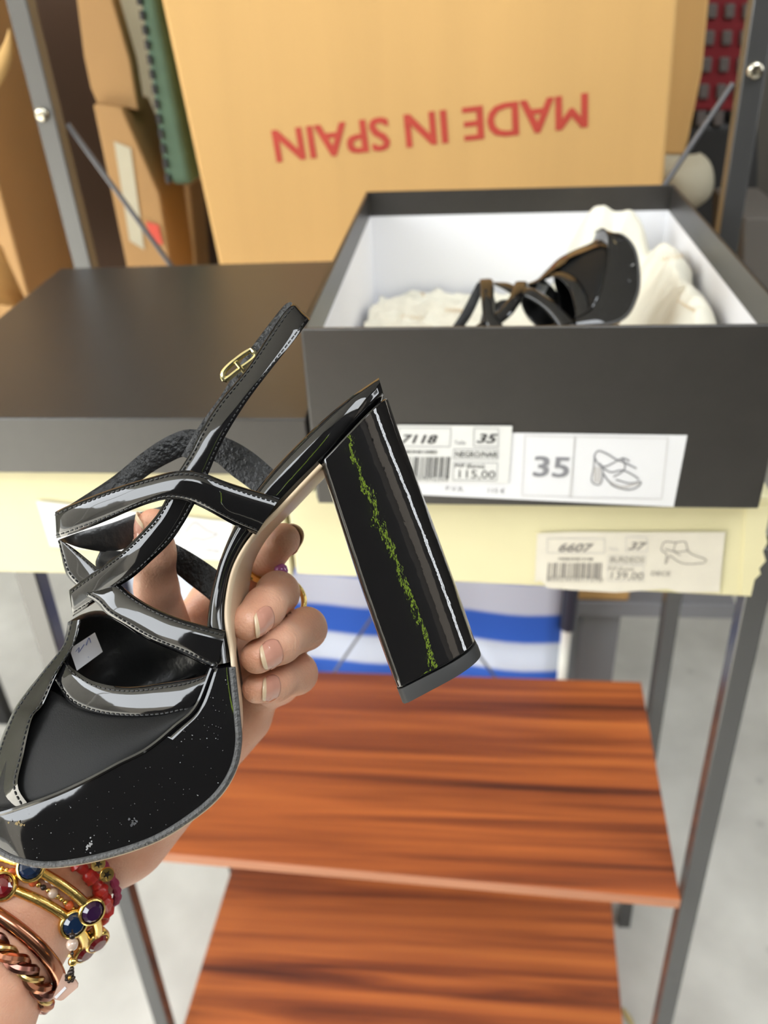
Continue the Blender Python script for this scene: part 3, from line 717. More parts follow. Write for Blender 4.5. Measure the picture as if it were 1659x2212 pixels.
mb = MB().grid(ring, M['patent'], close_v=True); mb.f.append(list(range(18))[::-1]); mb.m.append(0)
mb.build('platform', SAND, angle=70)
wp = [near((u+1, v+1, d+.0003)) for u, v, d in Gs]; wq = [far((u+1, v+1, d+.0003)) for u, v, d in Gs]
MB().tube(wp+wq[::-1], .00125, M['welt'], 8).build('welt', SAND)
MB().tube([near((u+4.5, v+6.5, d+.001)) for u, v, d in Gs[8:]], .0006, M['tan_sole'], 6).build('sole_edge', SAND)['label'] = 'thin beige sole edge'
gb_ = [near((u+1.5, v+2, d+.0006)) for u, v, d in Gs]; gf_ = [far((u+1.5, v+2, d+.0006)) for u, v, d in Gs]
MB().grid([[a.lerp(b, q/6) for q in range(7)] for a, b in zip(gb_, gf_)], M['tan_sole']).build('forefoot_sole', SAND, solid=.0008)['label'] = 'beige underside of the platform'
# feather piping where the upper meets the platform
MB().tube([near((u-2, v-2, d)) for u, v, d in Fs], .0008, M['patent'], 6).build('piping', SAND)
# scuffs and dust on the patent
rng = random.Random(11)
def plat(i, s_):
    a, b = Fs[i], Gs[i]; u, v, d = [a[k]+(b[k]-a[k])*s_ for k in range(3)]; return u, v, d-.0005*(1-(2*s_-1)**2)
def near_plat(u, v):
    return min((plat(i, q/20) for i in range(n) for q in range(21)), key=lambda p: (p[0]-u)**2+(p[1]-v)**2)[2]
for u0, v0, w_, h_, mt in ((193, 1826, 11, 22, 'scuff'), (288, 1774, 14, 14, 'scuff_dim'), (45, 1781, 26, 9, 'scuff_gold')):
    mb = MB(); d = near_plat(u0, v0)-.00025
    for k in range(14):
        x = u0+rng.gauss(0, w_*.35); y = v0+rng.gauss(0, h_*.35); r = rng.uniform(1.0, 3.2)
        c_ = [at(x+r*rng.uniform(.5, 1.3)*math.cos(q), y+r*rng.uniform(.5, 1.3)*math.sin(q), d) for q in np.linspace(0, 6.28, 7, endpoint=False)]
        mb.add(c_, [tuple(range(7))], M[mt])
    mb.build('scuff_marking', SAND, smooth=False)
mb = MB()
for k in range(120):
    p = plat(rng.randrange(2, n-12), rng.uniform(.04, .94)); r = rng.choice([.5, .6, .6, .7, 1.1])
    mb.add([at(p[0]+r*math.cos(q), p[1]+r*math.sin(q), p[2]-.0002) for q in np.linspace(0, 6.28, 5, endpoint=False)], [tuple(range(5))], M['dust'])
ds_ = mb.build('dust', SAND, smooth=False); ds_['kind'] = 'stuff'
# heel block: D shaped sections from seat to tip
def heel_sec(lp, rp, hw, n=14):
    a = Vector(met(*lp, DC-hw)); b = Vector(met(*rp, DC-hw*.75))
    a.z = b.z = DC; ex = b-a; out = []
    r = .10
    pts = [(0.0, 1-2.2*r), (0.02, 1-r*.6), (.07, 1.0)]
    for k in range(n+1):
        t = k/n; ang = t*math.pi/2
        pts.append((.50+.50*math.sin(ang), math.cos(ang)**.7))
    for x, w in pts: out.append(a+ex*x+Vector((0, 0, -hw*w)))
    for x, w in pts[::-1][1:]: out.append(a+ex*x+Vector((0, 0, hw*w)))
    return [cm(*p) for p in out]
HL = [(686, 1008), (690, 1000), (704, 1042), (728, 1115), (776, 1262), (812, 1366), (857, 1491)]
HR = [(836, 852), (838, 849), (862, 921), (900, 1022), (968, 1206), (1008, 1318), (1034, 1394)]
HL = spline(HL[1:], 26); HR = spline(HR[1:], 26)
hwid = [.0238-.0022*math.sin(math.pi*min(1, i/25*.9)) for i in range(26)]
secs = [heel_sec(a, b, h) for a, b, h in zip(HL, HR, hwid)]
mb = MB().grid(secs, M['heel'], close_v=True); q = len(secs[0]); mb.f += [list(range(q))[::-1], [25*q+j for j in range(q)]]; mb.m += [0, 0]
heel = mb.build('heel', SAND, angle=45, bevel=.0008)
tip = [heel_sec((858, 1493), (1036, 1396), hwid[-1]), heel_sec((862, 1503), (1041, 1405), hwid[-1]+.0002), heel_sec((870, 1524), (1047, 1422), hwid[-1]+.0001)]
mb = MB().grid(tip, M['rubber'], close_v=True); mb.f += [list(range(q))[::-1], [2*q+j for j in range(q)]]; mb.m += [0, 0]
mb.build('heel_tip', SAND, angle=45)['label'] = 'matt black rubber heel tip'
# straps on the near side
def dd(pts, ds):
    n = len(pts); xs = np.linspace(0, 1, len(ds))
    return [(u, v, float(np.interp(i/(n-1), xs, ds))) for i, (u, v) in enumerate(pts)]
ribbon('crossed_strap', dd([(119, 1106), (140, 1095), (180, 1079), (230, 1060), (280, 1044), (328, 1030), (366, 1020), (401, 1016), (436, 1020), (482, 1038), (540, 1057), (604, 1076)], [.330, .318, .309, .305, .304, .308]),
       dd([(122, 1163), (145, 1157), (190, 1141), (240, 1121), (289, 1100), (328, 1086), (363, 1079), (405, 1084), (435, 1096), (465, 1112), (505, 1134), (553, 1155)], [.330, .318, .309, .305, .304, .308]), M['patent'], SAND, bulge=.0022)
ribbon('crossed_strap', dd([(358, 1078), (339, 1111), (309, 1146), (270, 1184), (231, 1215), (193, 1242), (149, 1275)], [.310, .311, .312, .316, .322, .332]),
       dd([(424, 1082), (397, 1130), (367, 1173), (328, 1211), (289, 1246), (247, 1273), (201, 1304), (157, 1332)], [.310, .311, .312, .316, .322, .332]), M['patent'], SAND, bulge=.0022)
ribbon('crossed_strap', dd([(232, 1246), (258, 1262), (293, 1289), (332, 1312), (386, 1335), (436, 1350), (487, 1362)], [.325, .317, .312, .307, .304, .303]),
       dd([(182, 1286), (208, 1302), (231, 1327), (270, 1352), (309, 1377), (347, 1395), (394, 1414), (432, 1432), (468, 1447)], [.325, .317, .312, .307, .304, .303]), M['patent'], SAND, bulge=.0022)
ribbon('crossed_strap', dd([(130, 1166), (150, 1178), (174, 1196), (215, 1230), (238, 1250)], [.336, .332, .328, .326]),
       dd([(126, 1168), (132, 1200), (143, 1240), (166, 1266), (190, 1284)], [.338, .336, .333, .328]), M['patent'], SAND, bulge=.0016)
# ankle strap, folded at its top, with buckle on the inner half
an = ribbon('ankle_strap', dd([(382, 1024), (413, 975), (440, 921), (472, 871), (531, 799), (576, 731), (612, 677), (634, 655)], [.310, .311, .314, .320, .326]),
            dd([(449, 1026), (481, 953), (531, 871), (585, 799), (639, 731), (662, 700), (670, 689)], [.310, .311, .314, .320, .326]), M['patent'], SAND, bulge=.0010, thick=.0018)
ribbon('strap_fold', dd([(630, 656), (636, 654)], [.326, .336]), dd([(667, 692), (672, 689)], [.326, .336]), M['lining'], an, bulge=.0005, thick=.004, stitch=False, n=6)
ribbon('strap_return', dd([(628, 652), (606, 668), (528, 772), (478, 853), (430, 920), (392, 985)], [.336, .340, .344, .346]), dd([(668, 690), (640, 720), (575, 800), (525, 875), (480, 950), (450, 1010)], [.336, .340, .344, .346]), M['lining'], an, bulge=.0006, thick=.0016, stitch=False)
bk = MB(); D_ = .333
bp = spline([(540, 757), (520, 770), (497, 788), (484, 802), (481, 812), (485, 821), (492, 818), (515, 800), (545, 778), (552, 766), (540, 757)], 40)[:-1]
bk.tube([at(u, v, D_+.004*((u-481)/70)) for u, v in bp], .0011, M['pale_gold'], 8, closed=True)
bk.tube([at(509, 781, D_), at(524, 800, D_+.002), at(545, 822, D_+.006)], .0008, M['pale_gold'], 6)
bk.build('buckle', an)['label'] = 'small gold buckle'
# far side straps, seen from their crinkled lining
ribbon('inner_strap', dd([(120, 1110), (167, 1080), (243, 1030), (312, 974), (369, 939), (417, 927), (486, 944), (542, 974), (588, 1012), (606, 1030)], [.338, .350, .362, .366, .364, .360]),
       dd([(122, 1150), (200, 1110), (265, 1070), (321, 1026), (365, 1000), (405, 985), (462, 996), (499, 1026), (542, 1058), (560, 1080)], [.338, .350, .362, .366, .364, .360]), M['lining'], SAND, bulge=.0006, stitch=False)
ribbon('inner_strap', dd([(330, 1152), (370, 1170), (420, 1198), (467, 1230), (500, 1262)], [.364, .366, .362, .358]), dd([(318, 1205), (368, 1230), (409, 1262), (449, 1293), (480, 1325)], [.364, .366, .362, .358]), M['lining'], SAND, bulge=.0006, stitch=False)
ribbon('inner_strap', dd([(126, 1166), (170, 1150), (240, 1130), (300, 1108), (360, 1090)], [.338, .348, .356, .360]), dd([(140, 1172), (176, 1184), (235, 1192), (290, 1180), (372, 1160)], [.338, .348, .356, .360]), M['inside'], SAND, bulge=.0006, stitch=False)
ribbon('inner_strap', dd([(216, 1190), (206, 1216), (214, 1240)], [.352, .350, .345]), dd([(262, 1190), (246, 1215), (240, 1236)], [.352, .350, .345]), M['inside'], SAND, bulge=.0006, stitch=False, n=14)
# vamp: band round the throat, soft panel, centre strip, inside of the far wall
band_up = [(140, 1424), (160, 1446), (206, 1473), (275, 1484), (357, 1475), (420, 1464), (462, 1452)]
band_lo = [(119, 1470), (151, 1519), (206, 1544), (275, 1553), (344, 1551), (389, 1542), (426, 1530), (458, 1466)]
ribbon('throat_band', dd(band_up, [.330, .320, .311, .306, .303, .303]), dd(band_lo, [.327, .316, .308, .303, .3005, .302]), M['patent'], SAND, bulge=.0018)
pa = spline(dd([(60, 1520), (104, 1492), (151, 1515), (206, 1540), (275, 1549), (344, 1547), (389, 1538), (430, 1522)], [.336, .330, .319, .310, .305, .302, .302]), 40)
pb = spline([(-20, 1752, .3200), (20, 1748, .3120), (60, 1741, .3055), (128, 1717, .3015), (197, 1685, .2995), (257, 1653, .2990), (321, 1620, .2990), (380, 1572, .2995), (426, 1529, .3015)], 40)
rows = []
for a, b in zip(pa, pb):
    rows.append([at(a[0]+(b[0]-a[0])*s, a[1]+(b[1]-a[1])*s, a[2]+(b[2]-a[2])*s-.0022*math.sin(math.pi*s)) for s in np.linspace(0, 1, 14)])
MB().grid(rows, M['leather']).build('vamp_panel', SAND, solid=.0016)['label'] = 'matt black leather panel'
ribbon('strip_lining', dd([(156, 1346), (142, 1394), (98, 1452), (44, 1522), (18, 1574), (-2, 1627), (-24, 1702), (-50, 1754)], [.3395, .339, .3385, .3385, .337, .334]),
       dd([(172, 1345), (156, 1400), (144, 1440), (138, 1480), (126, 1535), (104, 1570), (86, 1650), (66, 1712), (80, 1745)], [.340, .336, .332, .330, .325, .311]), M['inside'], SAND, bulge=.0004, thick=.0015, stitch=False)
cs = ribbon('centre_strip', dd([(152, 1342), (137, 1392), (92, 1450), (38, 1520), (12, 1572), (-8, 1625), (-30, 1700), (-55, 1752)], [.338, .337, .337, .337, .335, .332]),
            dd([(176, 1338), (160, 1392), (138, 1430), (119, 1462), (92, 1523), (69, 1552), (50, 1633), (38, 1697), (62, 1740)], [.334, .327, .324, .320, .313, .3025]), M['patent'], SAND, bulge=.0014, thick=.002)
fv = [(0, 1760, .3085), (-20, 1742, .314), (-45, 1735, .322), (-62, 1742, .330)]
# far half of the upper, mirrored from the near half
mb = MB(); rows = []
for a, b in zip(pa, pb): rows.append([far((a[0]+(b[0]-a[0])*s, a[1]+(b[1]-a[1])*s, a[2]+(b[2]-a[2])*s-.0022*math.sin(math.pi*s))) for s in np.linspace(0, 1, 10)])
mb.grid(rows, M['leather']).build('vamp_panel', SAND, solid=.0016)
iu = spline([(150, 1346, .342), (185, 1326, .352), (225, 1322, .360), (290, 1350, .366), (370, 1390, .366), (440, 1420, .362), (475, 1440, .358)], 40)
il = spline([(132, 1440, .344), (180, 1490, .356), (240, 1520, .366), (310, 1530, .371), (380, 1520, .371), (430, 1500, .368), (470, 1470, .362)], 40)
rows = [[at(a[0]+(b[0]-a[0])*s, a[1]+(b[1]-a[1])*s, a[2]+(b[2]-a[2])*s+.004*math.sin(math.pi*s)+.0012*math.sin(a[0]*.05+7*s)) for s in np.linspace(0, 1, 16)] for a, b in zip(iu, il)]
MB().grid(rows, M['inside']).build('inner_wall', SAND, solid=.0016)
mb = MB(); fl_ = [(150, 1402), (205, 1366), (222, 1408), (166, 1449)]
mb.add([at(u, v, d) for (u, v), d in zip(fl_, (.342, .351, .352, .343))], [(0, 1, 2, 3)], M['paper'])
for pts in ([(160, 1412), (172, 1398), (168, 1412), (182, 1392)], [(186, 1394), (192, 1378), (196, 1388)], [(168, 1430), (178, 1420), (176, 1434), (190, 1418), (192, 1428)]):
    s_ = spline(pts, 14); mb.tube([at(u, v, .3425+.009*(u-150)/70-.0004) for u, v in s_], .00018, M['blue_ink'], 4)
mb.build('size_sticker', SAND, smooth=False)['label'] = 'white sticker with blue pen marks'

# ------------------------------------------------------------------ the other sandal, mirrored, lying in the box
g = (RT*.42-UP*.91).normalized(); tt_ = (-RT*.91-UP*.42).normalized(); w_ = FW
S2 = empty('sandal', (0, 0, 0), 'black patent sandal lying on tissue paper inside the open shoe box', 'sandal')
g2 = Vector((.9654, -.0471, -.2566)); t2 = Vector((.1822, .8260, .5335)); w2 = Vector((-.1868, .5617, -.8060))
A = Matrix((g, tt_, w_)).transposed(); B = Matrix((g2, t2, w2)).transposed()
R3 = B @ A.inverted()
anchor = at(330, 1700, DC)-sl_org            # middle of the platform
target = Vector((.2379, .1420, .1110))
S2.matrix_world = Matrix.Translation(target - R3 @ anchor) @ R3.to_4x4()
for ch_ in list(SAND.children):
    c = ch_.copy(); COL.objects.link(c); c.parent = S2; c.matrix_parent_inverse = Matrix()
    for gch in ch_.children:
        if gch.name.startswith('stitching'): continue
        d = gch.copy(); COL.objects.link(d); d.parent = c; d.matrix_parent_inverse = Matrix()
# ------------------------------------------------------------------ tissue paper in the box
from mathutils import noise as mnoise
def tissue_h(x, y):
    h = .014 + .030*math.exp(-((x-.05)/.09)**2-((y-.25)/.14)**2)
    h += max(.112*math.exp(-((x-.268)/.050)**4-((y-.372)/.050)**2), .092*math.exp(-((x-.312)/.036)**2-((y-.23)/.16)**4))
    q = Vector((x*17, y*17, 3.0)); rg = 1-abs(mnoise.noise(q))*2.2; rg2 = 1-abs(mnoise.noise(q*2.3))*2; rg3 = 1-abs(mnoise.noise(q*5+Vector((5, 1, 2))))*2
    return max(.005, h + .011*rg + .006*rg2 + .0022*rg3)
mb = MB(); P = []; NT = 150
for i in range(NT):
    P.append([(x, y, tissue_h(x, y)) for x, y in ((.012+(W-.024)*i/(NT-1), .012+(D-.026)*j/(NT-1)) for j in range(NT))])
ts = mb.grid(P, M['tissue']).build('tissue_paper', solid=.0006); prop(ts, 'crumpled off-white tissue paper inside the open shoe box', 'tissue paper')

mb = MB()
def on_tissue(u, v):
    r = ray(u, v); t = .55
    while t < 1.3:
        p = CAM+r*t
        if 0.012 < p.x < W-.012 and 0.012 < p.y < D-.014 and p.z <= tissue_h(p.x, p.y)+.0008: return p
        t += .0008
    return None
for u0, v0, du, dv in ((1430, 560, 52, -8), (1462, 650, 40, 22), (1408, 505, 30, -4), (1340, 510, 24, 4), (905, 618, 10, 22), (960, 668, 44, 4), (866, 682, 50, 6), (1010, 628, 24, 10), (1130, 610, 14, -26)):
    pts = []
    for k_ in range(22):
        a_ = k_/21; p = on_tissue(u0+du*a_+(3 if abs(dv) > abs(du) else 0)*math.sin(k_*2.2), v0+dv*a_+5*math.sin(k_*2.1)*(1 if abs(du) >= abs(dv) else 0))
        if p: pts.append(p)
    if len(pts) > 5: mb.tube(pts, .0004, M['print'], 4)
mb.build('script_lettering', ts, smooth=False)['label'] = 'faint tan script printed on the tissue'
# ================================================================== hand and forearm
def C3(u, v, d): return np.array(met(u, v, d))
def round_cone(P, a, b, ra, rb):
    ab = b-a; L2 = ab@ab; t = np.clip(((P-a)@ab)/L2, 0, 1)
    q = P-(a+t[..., None]*ab); return np.sqrt((q*q).sum(-1))-(ra+(rb-ra)*t)
def smin(a, b, k):
    h = np.maximum(k-np.abs(a-b), 0)/k; return np.minimum(a, b)-h*h*k*.25
fing = {
 'index': [((395, 1385, .402), .0115), ((455, 1300, .398), .0098), ((520, 1240, .388), .0088), ((580, 1193, .376), .0080), ((612, 1166, .368), .0074)],
 'middle': [((470, 1395, .408), .0115), ((560, 1330, .392), .0100), ((600, 1281, .362), .0088), ((572, 1312, .340), .0080), ((535, 1345, .329), .0070)],
 'ring': [((500, 1450, .408), .0115), ((610, 1390, .395), .0100), ((660, 1358, .368), .0088), ((606, 1390, .346), .0078), ((556, 1419, .334), .0067)],
 'little': [((500, 1520, .402), .0115), ((600, 1475, .394), .0095), ((641, 1455, .372), .0086), ((594, 1475, .354), .0074), ((556, 1486, .343), .0063)],
 'thumb': [((330, 1560, .398), .0150), ((368, 1400, .386), .0125), ((338, 1270, .362), .0088), ((332, 1195, .352), .0086), ((332, 1135, .347), .0070)],
}
palm = [((-290, 2500, .335), (-125, 2210, .350), .036, .033), ((-125, 2210, .350), (15, 1988, .368), .033, .0275), ((15, 1988, .368), (195, 1778, .390), .0275, .0250),
        ((90, 1885, .378), (200, 1745, .392), .0255, .022), ((205, 1780, .392), (400, 1400, .404), .021, .0130), ((230, 1780, .396), (470, 1420, .410), .021, .0135), ((250, 1780, .398), (500, 1480, .410), .021, .0140),
        ((270, 1790, .398), (520, 1545, .404), .021, .0150), ((200, 1720, .390), (330, 1560, .396), .022, .0165), ((395, 1385, .402), (500, 1450, .408), .0125, .0125)]
hh = .0008
lo = np.array([min(C3(-290, 2500, .335)[0], -.20)+.0, -.012, .305]); hi = np.array([-.012, .245, .440])
dim = np.ceil((hi-lo)/hh).astype(int)
gx, gy, gz = [lo[i]+hh*np.arange(dim[i], dtype=np.float32) for i in range(3)]
def eval_box(fun, a, b, r, Fld, pad):
    """evaluate a primitive only near itself"""
    mn = np.minimum(a, b)-r-pad; mx = np.maximum(a, b)+r+pad
    i0 = np.maximum(0, np.floor((mn-lo)/hh).astype(int)); i1 = np.minimum(dim, np.ceil((mx-lo)/hh).astype(int)+1)
    if np.any(i1 <= i0): return None
    P = np.stack(np.meshgrid(gx[i0[0]:i1[0]], gy[i0[1]:i1[1]], gz[i0[2]:i1[2]], indexing='ij'), -1)
    return (slice(i0[0], i1[0]), slice(i0[1], i1[1]), slice(i0[2], i1[2])), fun(P)
BIG = 1.0; PAD = .016
def field(chain, k):
    Fld = np.full(dim, .05, np.float32)
    for a, b, ra, rb in chain:
        r = eval_box(lambda P: round_cone(P, a, b, ra, rb), a, b, max(ra, rb), None, PAD)
        if r is None: continue
        sl, v = r; Fld[sl] = smin(Fld[sl], v.astype(np.float32), k)
    return Fld
palmF = field([(C3(*a), C3(*b), ra, rb) for a, b, ra, rb in palm], .012)
full = palmF.copy()
for nm, ch_ in fing.items():
    cc = [(C3(*ch_[i][0]), C3(*ch_[i+1][0]), ch_[i][1], ch_[i+1][1]) for i in range(len(ch_)-1)]
    Ff = field(cc, .0035)
    full = np.minimum(full, smin(palmF, Ff, .009))
def surface_nets(Fd):
    ins = Fd < 0; nx, ny, nz = Fd.shape
    cs_ = [(dx, dy, dz) for dx in (0, 1) for dy in (0, 1) for dz in (0, 1)]
    cnt = sum(ins[dx:nx-1+dx, dy:ny-1+dy, dz:nz-1+dz].astype(np.int8) for dx, dy, dz in cs_)
    act = (cnt > 0) & (cnt < 8); I = np.argwhere(act); idx = -np.ones(act.shape, np.int64); idx[act] = np.arange(len(I))
    acc = np.zeros((len(I), 3)); num = np.zeros(len(I))
    for c0 in cs_:
        for ax in range(3):
            if c0[ax]: continue
            c1 = list(c0); c1[ax] = 1
            f0 = Fd[I[:, 0]+c0[0], I[:, 1]+c0[1], I[:, 2]+c0[2]]; f1 = Fd[I[:, 0]+c1[0], I[:, 1]+c1[1], I[:, 2]+c1[2]]
            s = (f0 < 0) != (f1 < 0); t = np.where(s, f0/np.where(s, f0-f1, 1), 0)
            p = np.array(c0, float)[None].repeat(len(I), 0); p[:, ax] = t
            acc += np.where(s[:, None], p, 0); num += s
    V = I+acc/num[:, None]; Q = []
    for ax in range(3):
        s0 = [slice(None)]*3; s1 = [slice(None)]*3; s0[ax] = slice(0, -1); s1[ax] = slice(1, None)
        E = np.argwhere(ins[tuple(s0)] != ins[tuple(s1)]); b, c = [k for k in range(3) if k != ax]
        E = E[(E[:, b] > 0) & (E[:, c] > 0) & (E[:, b] < Fd.shape[b]-1) & (E[:, c] < Fd.shape[c]-1)]
        def cell(db, dc):
            e = E.copy(); e[:, b] -= db; e[:, c] -= dc; return idx[e[:, 0], e[:, 1], e[:, 2]]
        Q.append(np.stack([cell(1, 1), cell(0, 1), cell(0, 0), cell(1, 0)], 1))
    return V, np.vstack(Q)
V, Q = surface_nets(full); V = lo+V*hh
lab_ = np.arange(len(V))                              # keep the one outer skin only
while True:
    new = lab_.copy()
    for a in range(4):
        b = (a+1) % 4; np.minimum.at(new, Q[:, a], lab_[Q[:, b]]); np.minimum.at(new, Q[:, b], lab_[Q[:, a]])
    new = new[new]; new = new[new]
    if np.array_equal(new, lab_): break
    lab_ = new
main_ = np.bincount(lab_).argmax(); keep = lab_ == main_; remap = np.cumsum(keep)-1
Q = remap[Q[keep[Q[:, 0]]]]; V = V[keep]
for _ in range(4):                                    # relax the voxel steps
    acc = np.zeros_like(V); num = np.zeros(len(V))
    for a in range(4):
        b = (a+1) % 4
        np.add.at(acc, Q[:, a], V[Q[:, b]]); np.add.at(acc, Q[:, b], V[Q[:, a]]); np.add.at(num, Q[:, a], 1); np.add.at(num, Q[:, b], 1)
    V = .45*V+.55*acc/num[:, None]
# skin folds over the finger joints
for nm in ('middle', 'ring', 'little', 'index'):
    js = [C3(*q[0]) for q in fing[nm]]
    for k_, amp in ((2, .00030), (3, .00028)):
        ax_ = js[k_+1]-js[k_-1]; ax_ /= np.linalg.norm(ax_); dn = np.array([.35, 0, -1.0]); dn -= ax_*(dn@ax_); dn /= np.linalg.norm(dn)
        d_ = V-js[k_]; t_ = d_@ax_ + .0006*np.sin((d_@np.cross(ax_, dn))*700); rad_ = np.linalg.norm(d_-np.outer(d_@ax_, ax_), axis=1); up_ = d_@dn
        wgt = np.clip(1-(t_/.0048)**2, 0, 1)*np.clip(up_/.004, 0, 1)*(rad_ < .0125)
        V = V - np.outer(amp*wgt*(.5+.5*np.cos(2*np.pi*t_/.0021)), dn)
mb = MB(); mb.v = [cm(*p) for p in V]; mb.f = [list(map(int, q)) for q in Q]; mb.m = [0]*len(Q); mb.mats = [M['skin']]
PERS = mb.build('person', loc=at(60, 1990, .37), angle=0)
prop(PERS, "person's left hand and forearm gripping the raised sandal, wearing rings and bracelets", 'person')
def nail(name, dip, tip, r, up_hint, half=.95, start=.30, over=1.25, parent=PERS, wid=1.0, back=0.0):
    a = Vector(cm(*C3(*dip))); b = Vector(cm(*C3(*tip))); ax = (b-a).normalized()
    nrm = Vector(up_hint); nrm = (nrm-ax*nrm.dot(ax)).normalized(); bi = ax.cross(nrm)
    mb = MB(); P = []; L0 = (b-a).length; Ln = r*over
    for i in range(13):
        t = i/12; row = []
        wdt = half*(1-.35*(abs(2*t-1))**4 if t < .5 else 1-.12*(2*t-1)**4)
        for j in range(13):
            s = (2*j/12-1); ang = s*wdt
            rr = r*1.06+.0003 - .0012*max(0, t-.55)*2
            tip_round = .0026*(s*s) * (1 if t > .5 else -1)
            P_ = b + ax*(-r*(.95+back) + t*(r*1.75) - (tip_round if t > .5 else -tip_round*-1*0)) + nrm*(rr*math.cos(ang)) + bi*(rr*math.sin(ang)*wid)
            row.append(P_)
        P.append(row)
    mb.grid(P[:11], M['nail']); mb.grid(P[10:], M['nail_edge'])
    return mb.build(name, parent, solid=.0005)
tc_ = -FW
nail('fingernail', *[fing['middle'][i][0] for i in (3, 4)], .0070, tc_*.9-UP*.35+RT*.40, half=.88, back=.08)
nail('fingernail', *[fing['ring'][i][0] for i in (3, 4)], .0067, tc_*.95-UP*.1+RT*.15, half=.88, back=.08)
nail('fingernail', *[fing['little'][i][0] for i in (3, 4)], .0063, tc_*.95+RT*.12, half=.88, back=.05)
nail('fingernail', *[fing['index'][i][0] for i in (3, 4)], .0074, RT*.25+FW*1.0-UP*.1)
nail('fingernail', *[fing['thumb'][i][0] for i in (3, 4)], .0070, -RT*.9-FW*.3)

# ------------------------------------------------------------------ bracelets and rings
def frame_of(c, axis):
    n = axis.normalized(); m_ = (-FW-n*(-FW).dot(n)).normalized(); s = n.cross(m_); return n, m_, s
ARM_AX = (at(195, 1778, .390)-at(15, 1988, .368)).normalized()
def ring_path(c, ax, a, b, n=96, wob=0.0, seed=0):
    n_, m_, s_ = frame_of(c, ax)
    return [c + m_*(b*math.cos(t)) + s_*(a*math.sin(t)) + n_*(wob*math.sin(2*t+seed)) for t in np.linspace(0, 2*math.pi, n, endpoint=False)]
def px_of(p):
    d = p-CAM; z = d.dot(FW); return 829.5+F_PX*d.dot(RT)/z, 1106-F_PX*d.dot(UP)/z
def on_path(path, u, v, c):
    best = min((p for p in path if (p-CAM).dot(FW) < (c-CAM).dot(FW)+.012), key=lambda p: (px_of(p)[0]-u)**2+(px_of(p)[1]-v)**2); return best
def stone(parent, path, c, u, v, r, m, metal, rx=1.0):
    p = on_path(path, u, v, c); out = ((p-c).normalized()*.65-FW*.5).normalized(); t = out.cross(ARM_AX).normalized(); k = t.cross(out)
    mb = MB(); P = []
    for rr, h in ((.75, -.003), (1.0, -.001), (1.08, .0015), (1.0, .003), (.86, .0032), (.80, .002)):
        P.append([p + t*(r*rx*rr*math.cos(q)) + k*(r*rr*math.sin(q)) + out*h for q in np.linspace(0, 2*math.pi, 24, endpoint=False)])
    bz = mb.grid(P, metal, close_v=True).build('bezel', parent, angle=60)
    mb = MB(); P = []
    for rr, h in ((.84, .0015), (.80, .0030), (.55, .0045), (.001, .0046)):
        P.append([p + t*(r*rx*rr*math.cos(q)) + k*(r*rr*math.sin(q)) + out*h for q in np.linspace(0, 2*math.pi, 12, endpoint=False)])
    mb.grid(P, m, close_v=True).build('gemstone', bz, smooth=False)
def bangle(name, c, a, b, r, m, label, cat='bangle', ax=ARM_AX, wob=0.0, n=96):
    ax = Vector(ax).normalized(); path = ring_path(c, ax, a, b, n, wob)
    T_ = empty(name, c, label, cat)
    MB().tube(path, r, m, 10, closed=True).build('band', T_)
    return T_, path
c = at(35, 1975, .370)
b1, p1 = bangle('gold_bangle', c, .0325, .0325, .0022, M['gold'], 'gold bangle set with a dark blue stone and a red stone, nearer the elbow', ax=(.203, .966, .159), wob=.0008)
stone(b1, p1, c, 158, 1988, .0058, M['sapphire'], M['gold']); stone(b1, p1, c, 8, 1912, .0055, M['garnet'], M['gold']); stone(b1, p1, c, 192, 2062, .0055, M['garnet'], M['gold'])
c = at(65, 1940, .372)
b2, p2 = bangle('gold_bangle', c, .0335, .0335, .0021, M['gold'], 'gold bangle set with a purple stone, higher on the wrist', ax=(.24, .968, .079), wob=.0008)
stone(b2, p2, c, 200, 1966, .0055, M['amethyst'], M['gold']); stone(b2, p2, c, 75, 1870, .0056, M['sapphire'], M['gold']); stone(b2, p2, c, 210, 2035, .0055, M['garnet'], M['gold'])
c = at(-13, 2031, .365)
bangle('copper_bangle', c, .0345, .0345, .0030, M['copper'], 'smooth thick copper bangle on the forearm', ax=(.344, .938, .036), wob=.001)
c = at(-42, 2061, .362); ax = Vector((.352, .933, .073)).normalized(); T3 = empty('twisted_bangle', c, 'twisted bangle of dark copper and brass strands, lowest on the forearm', 'bangle')
base = ring_path(c, ax, .0345, .0345, 240)
for k_, m_ in ((0, 'dark_copper'), (1, 'copper'), (2, 'brass')):
    pts = []
    for i, p in enumerate(base):
        th = 2*math.pi*(i/240*11)+k_*2*math.pi/3; o_ = (p-c).normalized(); pts.append(p+o_*(.0021*math.cos(th))+ax*(.0021*math.sin(th)))
    MB().tube(pts, .0021 if m_ != 'brass' else .0013, M[m_], 8, closed=True).build('strand', T3)
c = at(100, 1890, .378)
T4 = empty('coral_bracelet', c, 'red coral bracelet of thick uneven pieces around the wrist', 'bracelet')
path = ring_path(c, Vector((.288, .954, .083)), .0315, .0315, 160, .001, 1)
mb = MB().tube(path, .0026, M['coral'], 8, closed=True, rad=[.0026+.0007*math.sin(i*.9)+.0005*math.sin(i*2.3) for i in range(160)]); mb.build('coral_string', T4)
c = at(130, 1857, .381)
T5 = empty('cord_bracelet', c, 'magenta cord bracelet with gold star discs, closest to the hand', 'bracelet')
path = ring_path(c, Vector((.307, .949, .065)), .0310, .0310, 120, .001, 2)
MB().tube(path, .0017, M['magenta'], 8, closed=True, rad=[.0017+.0004*math.sin(i*1.7) for i in range(120)]).build('cord', T5)
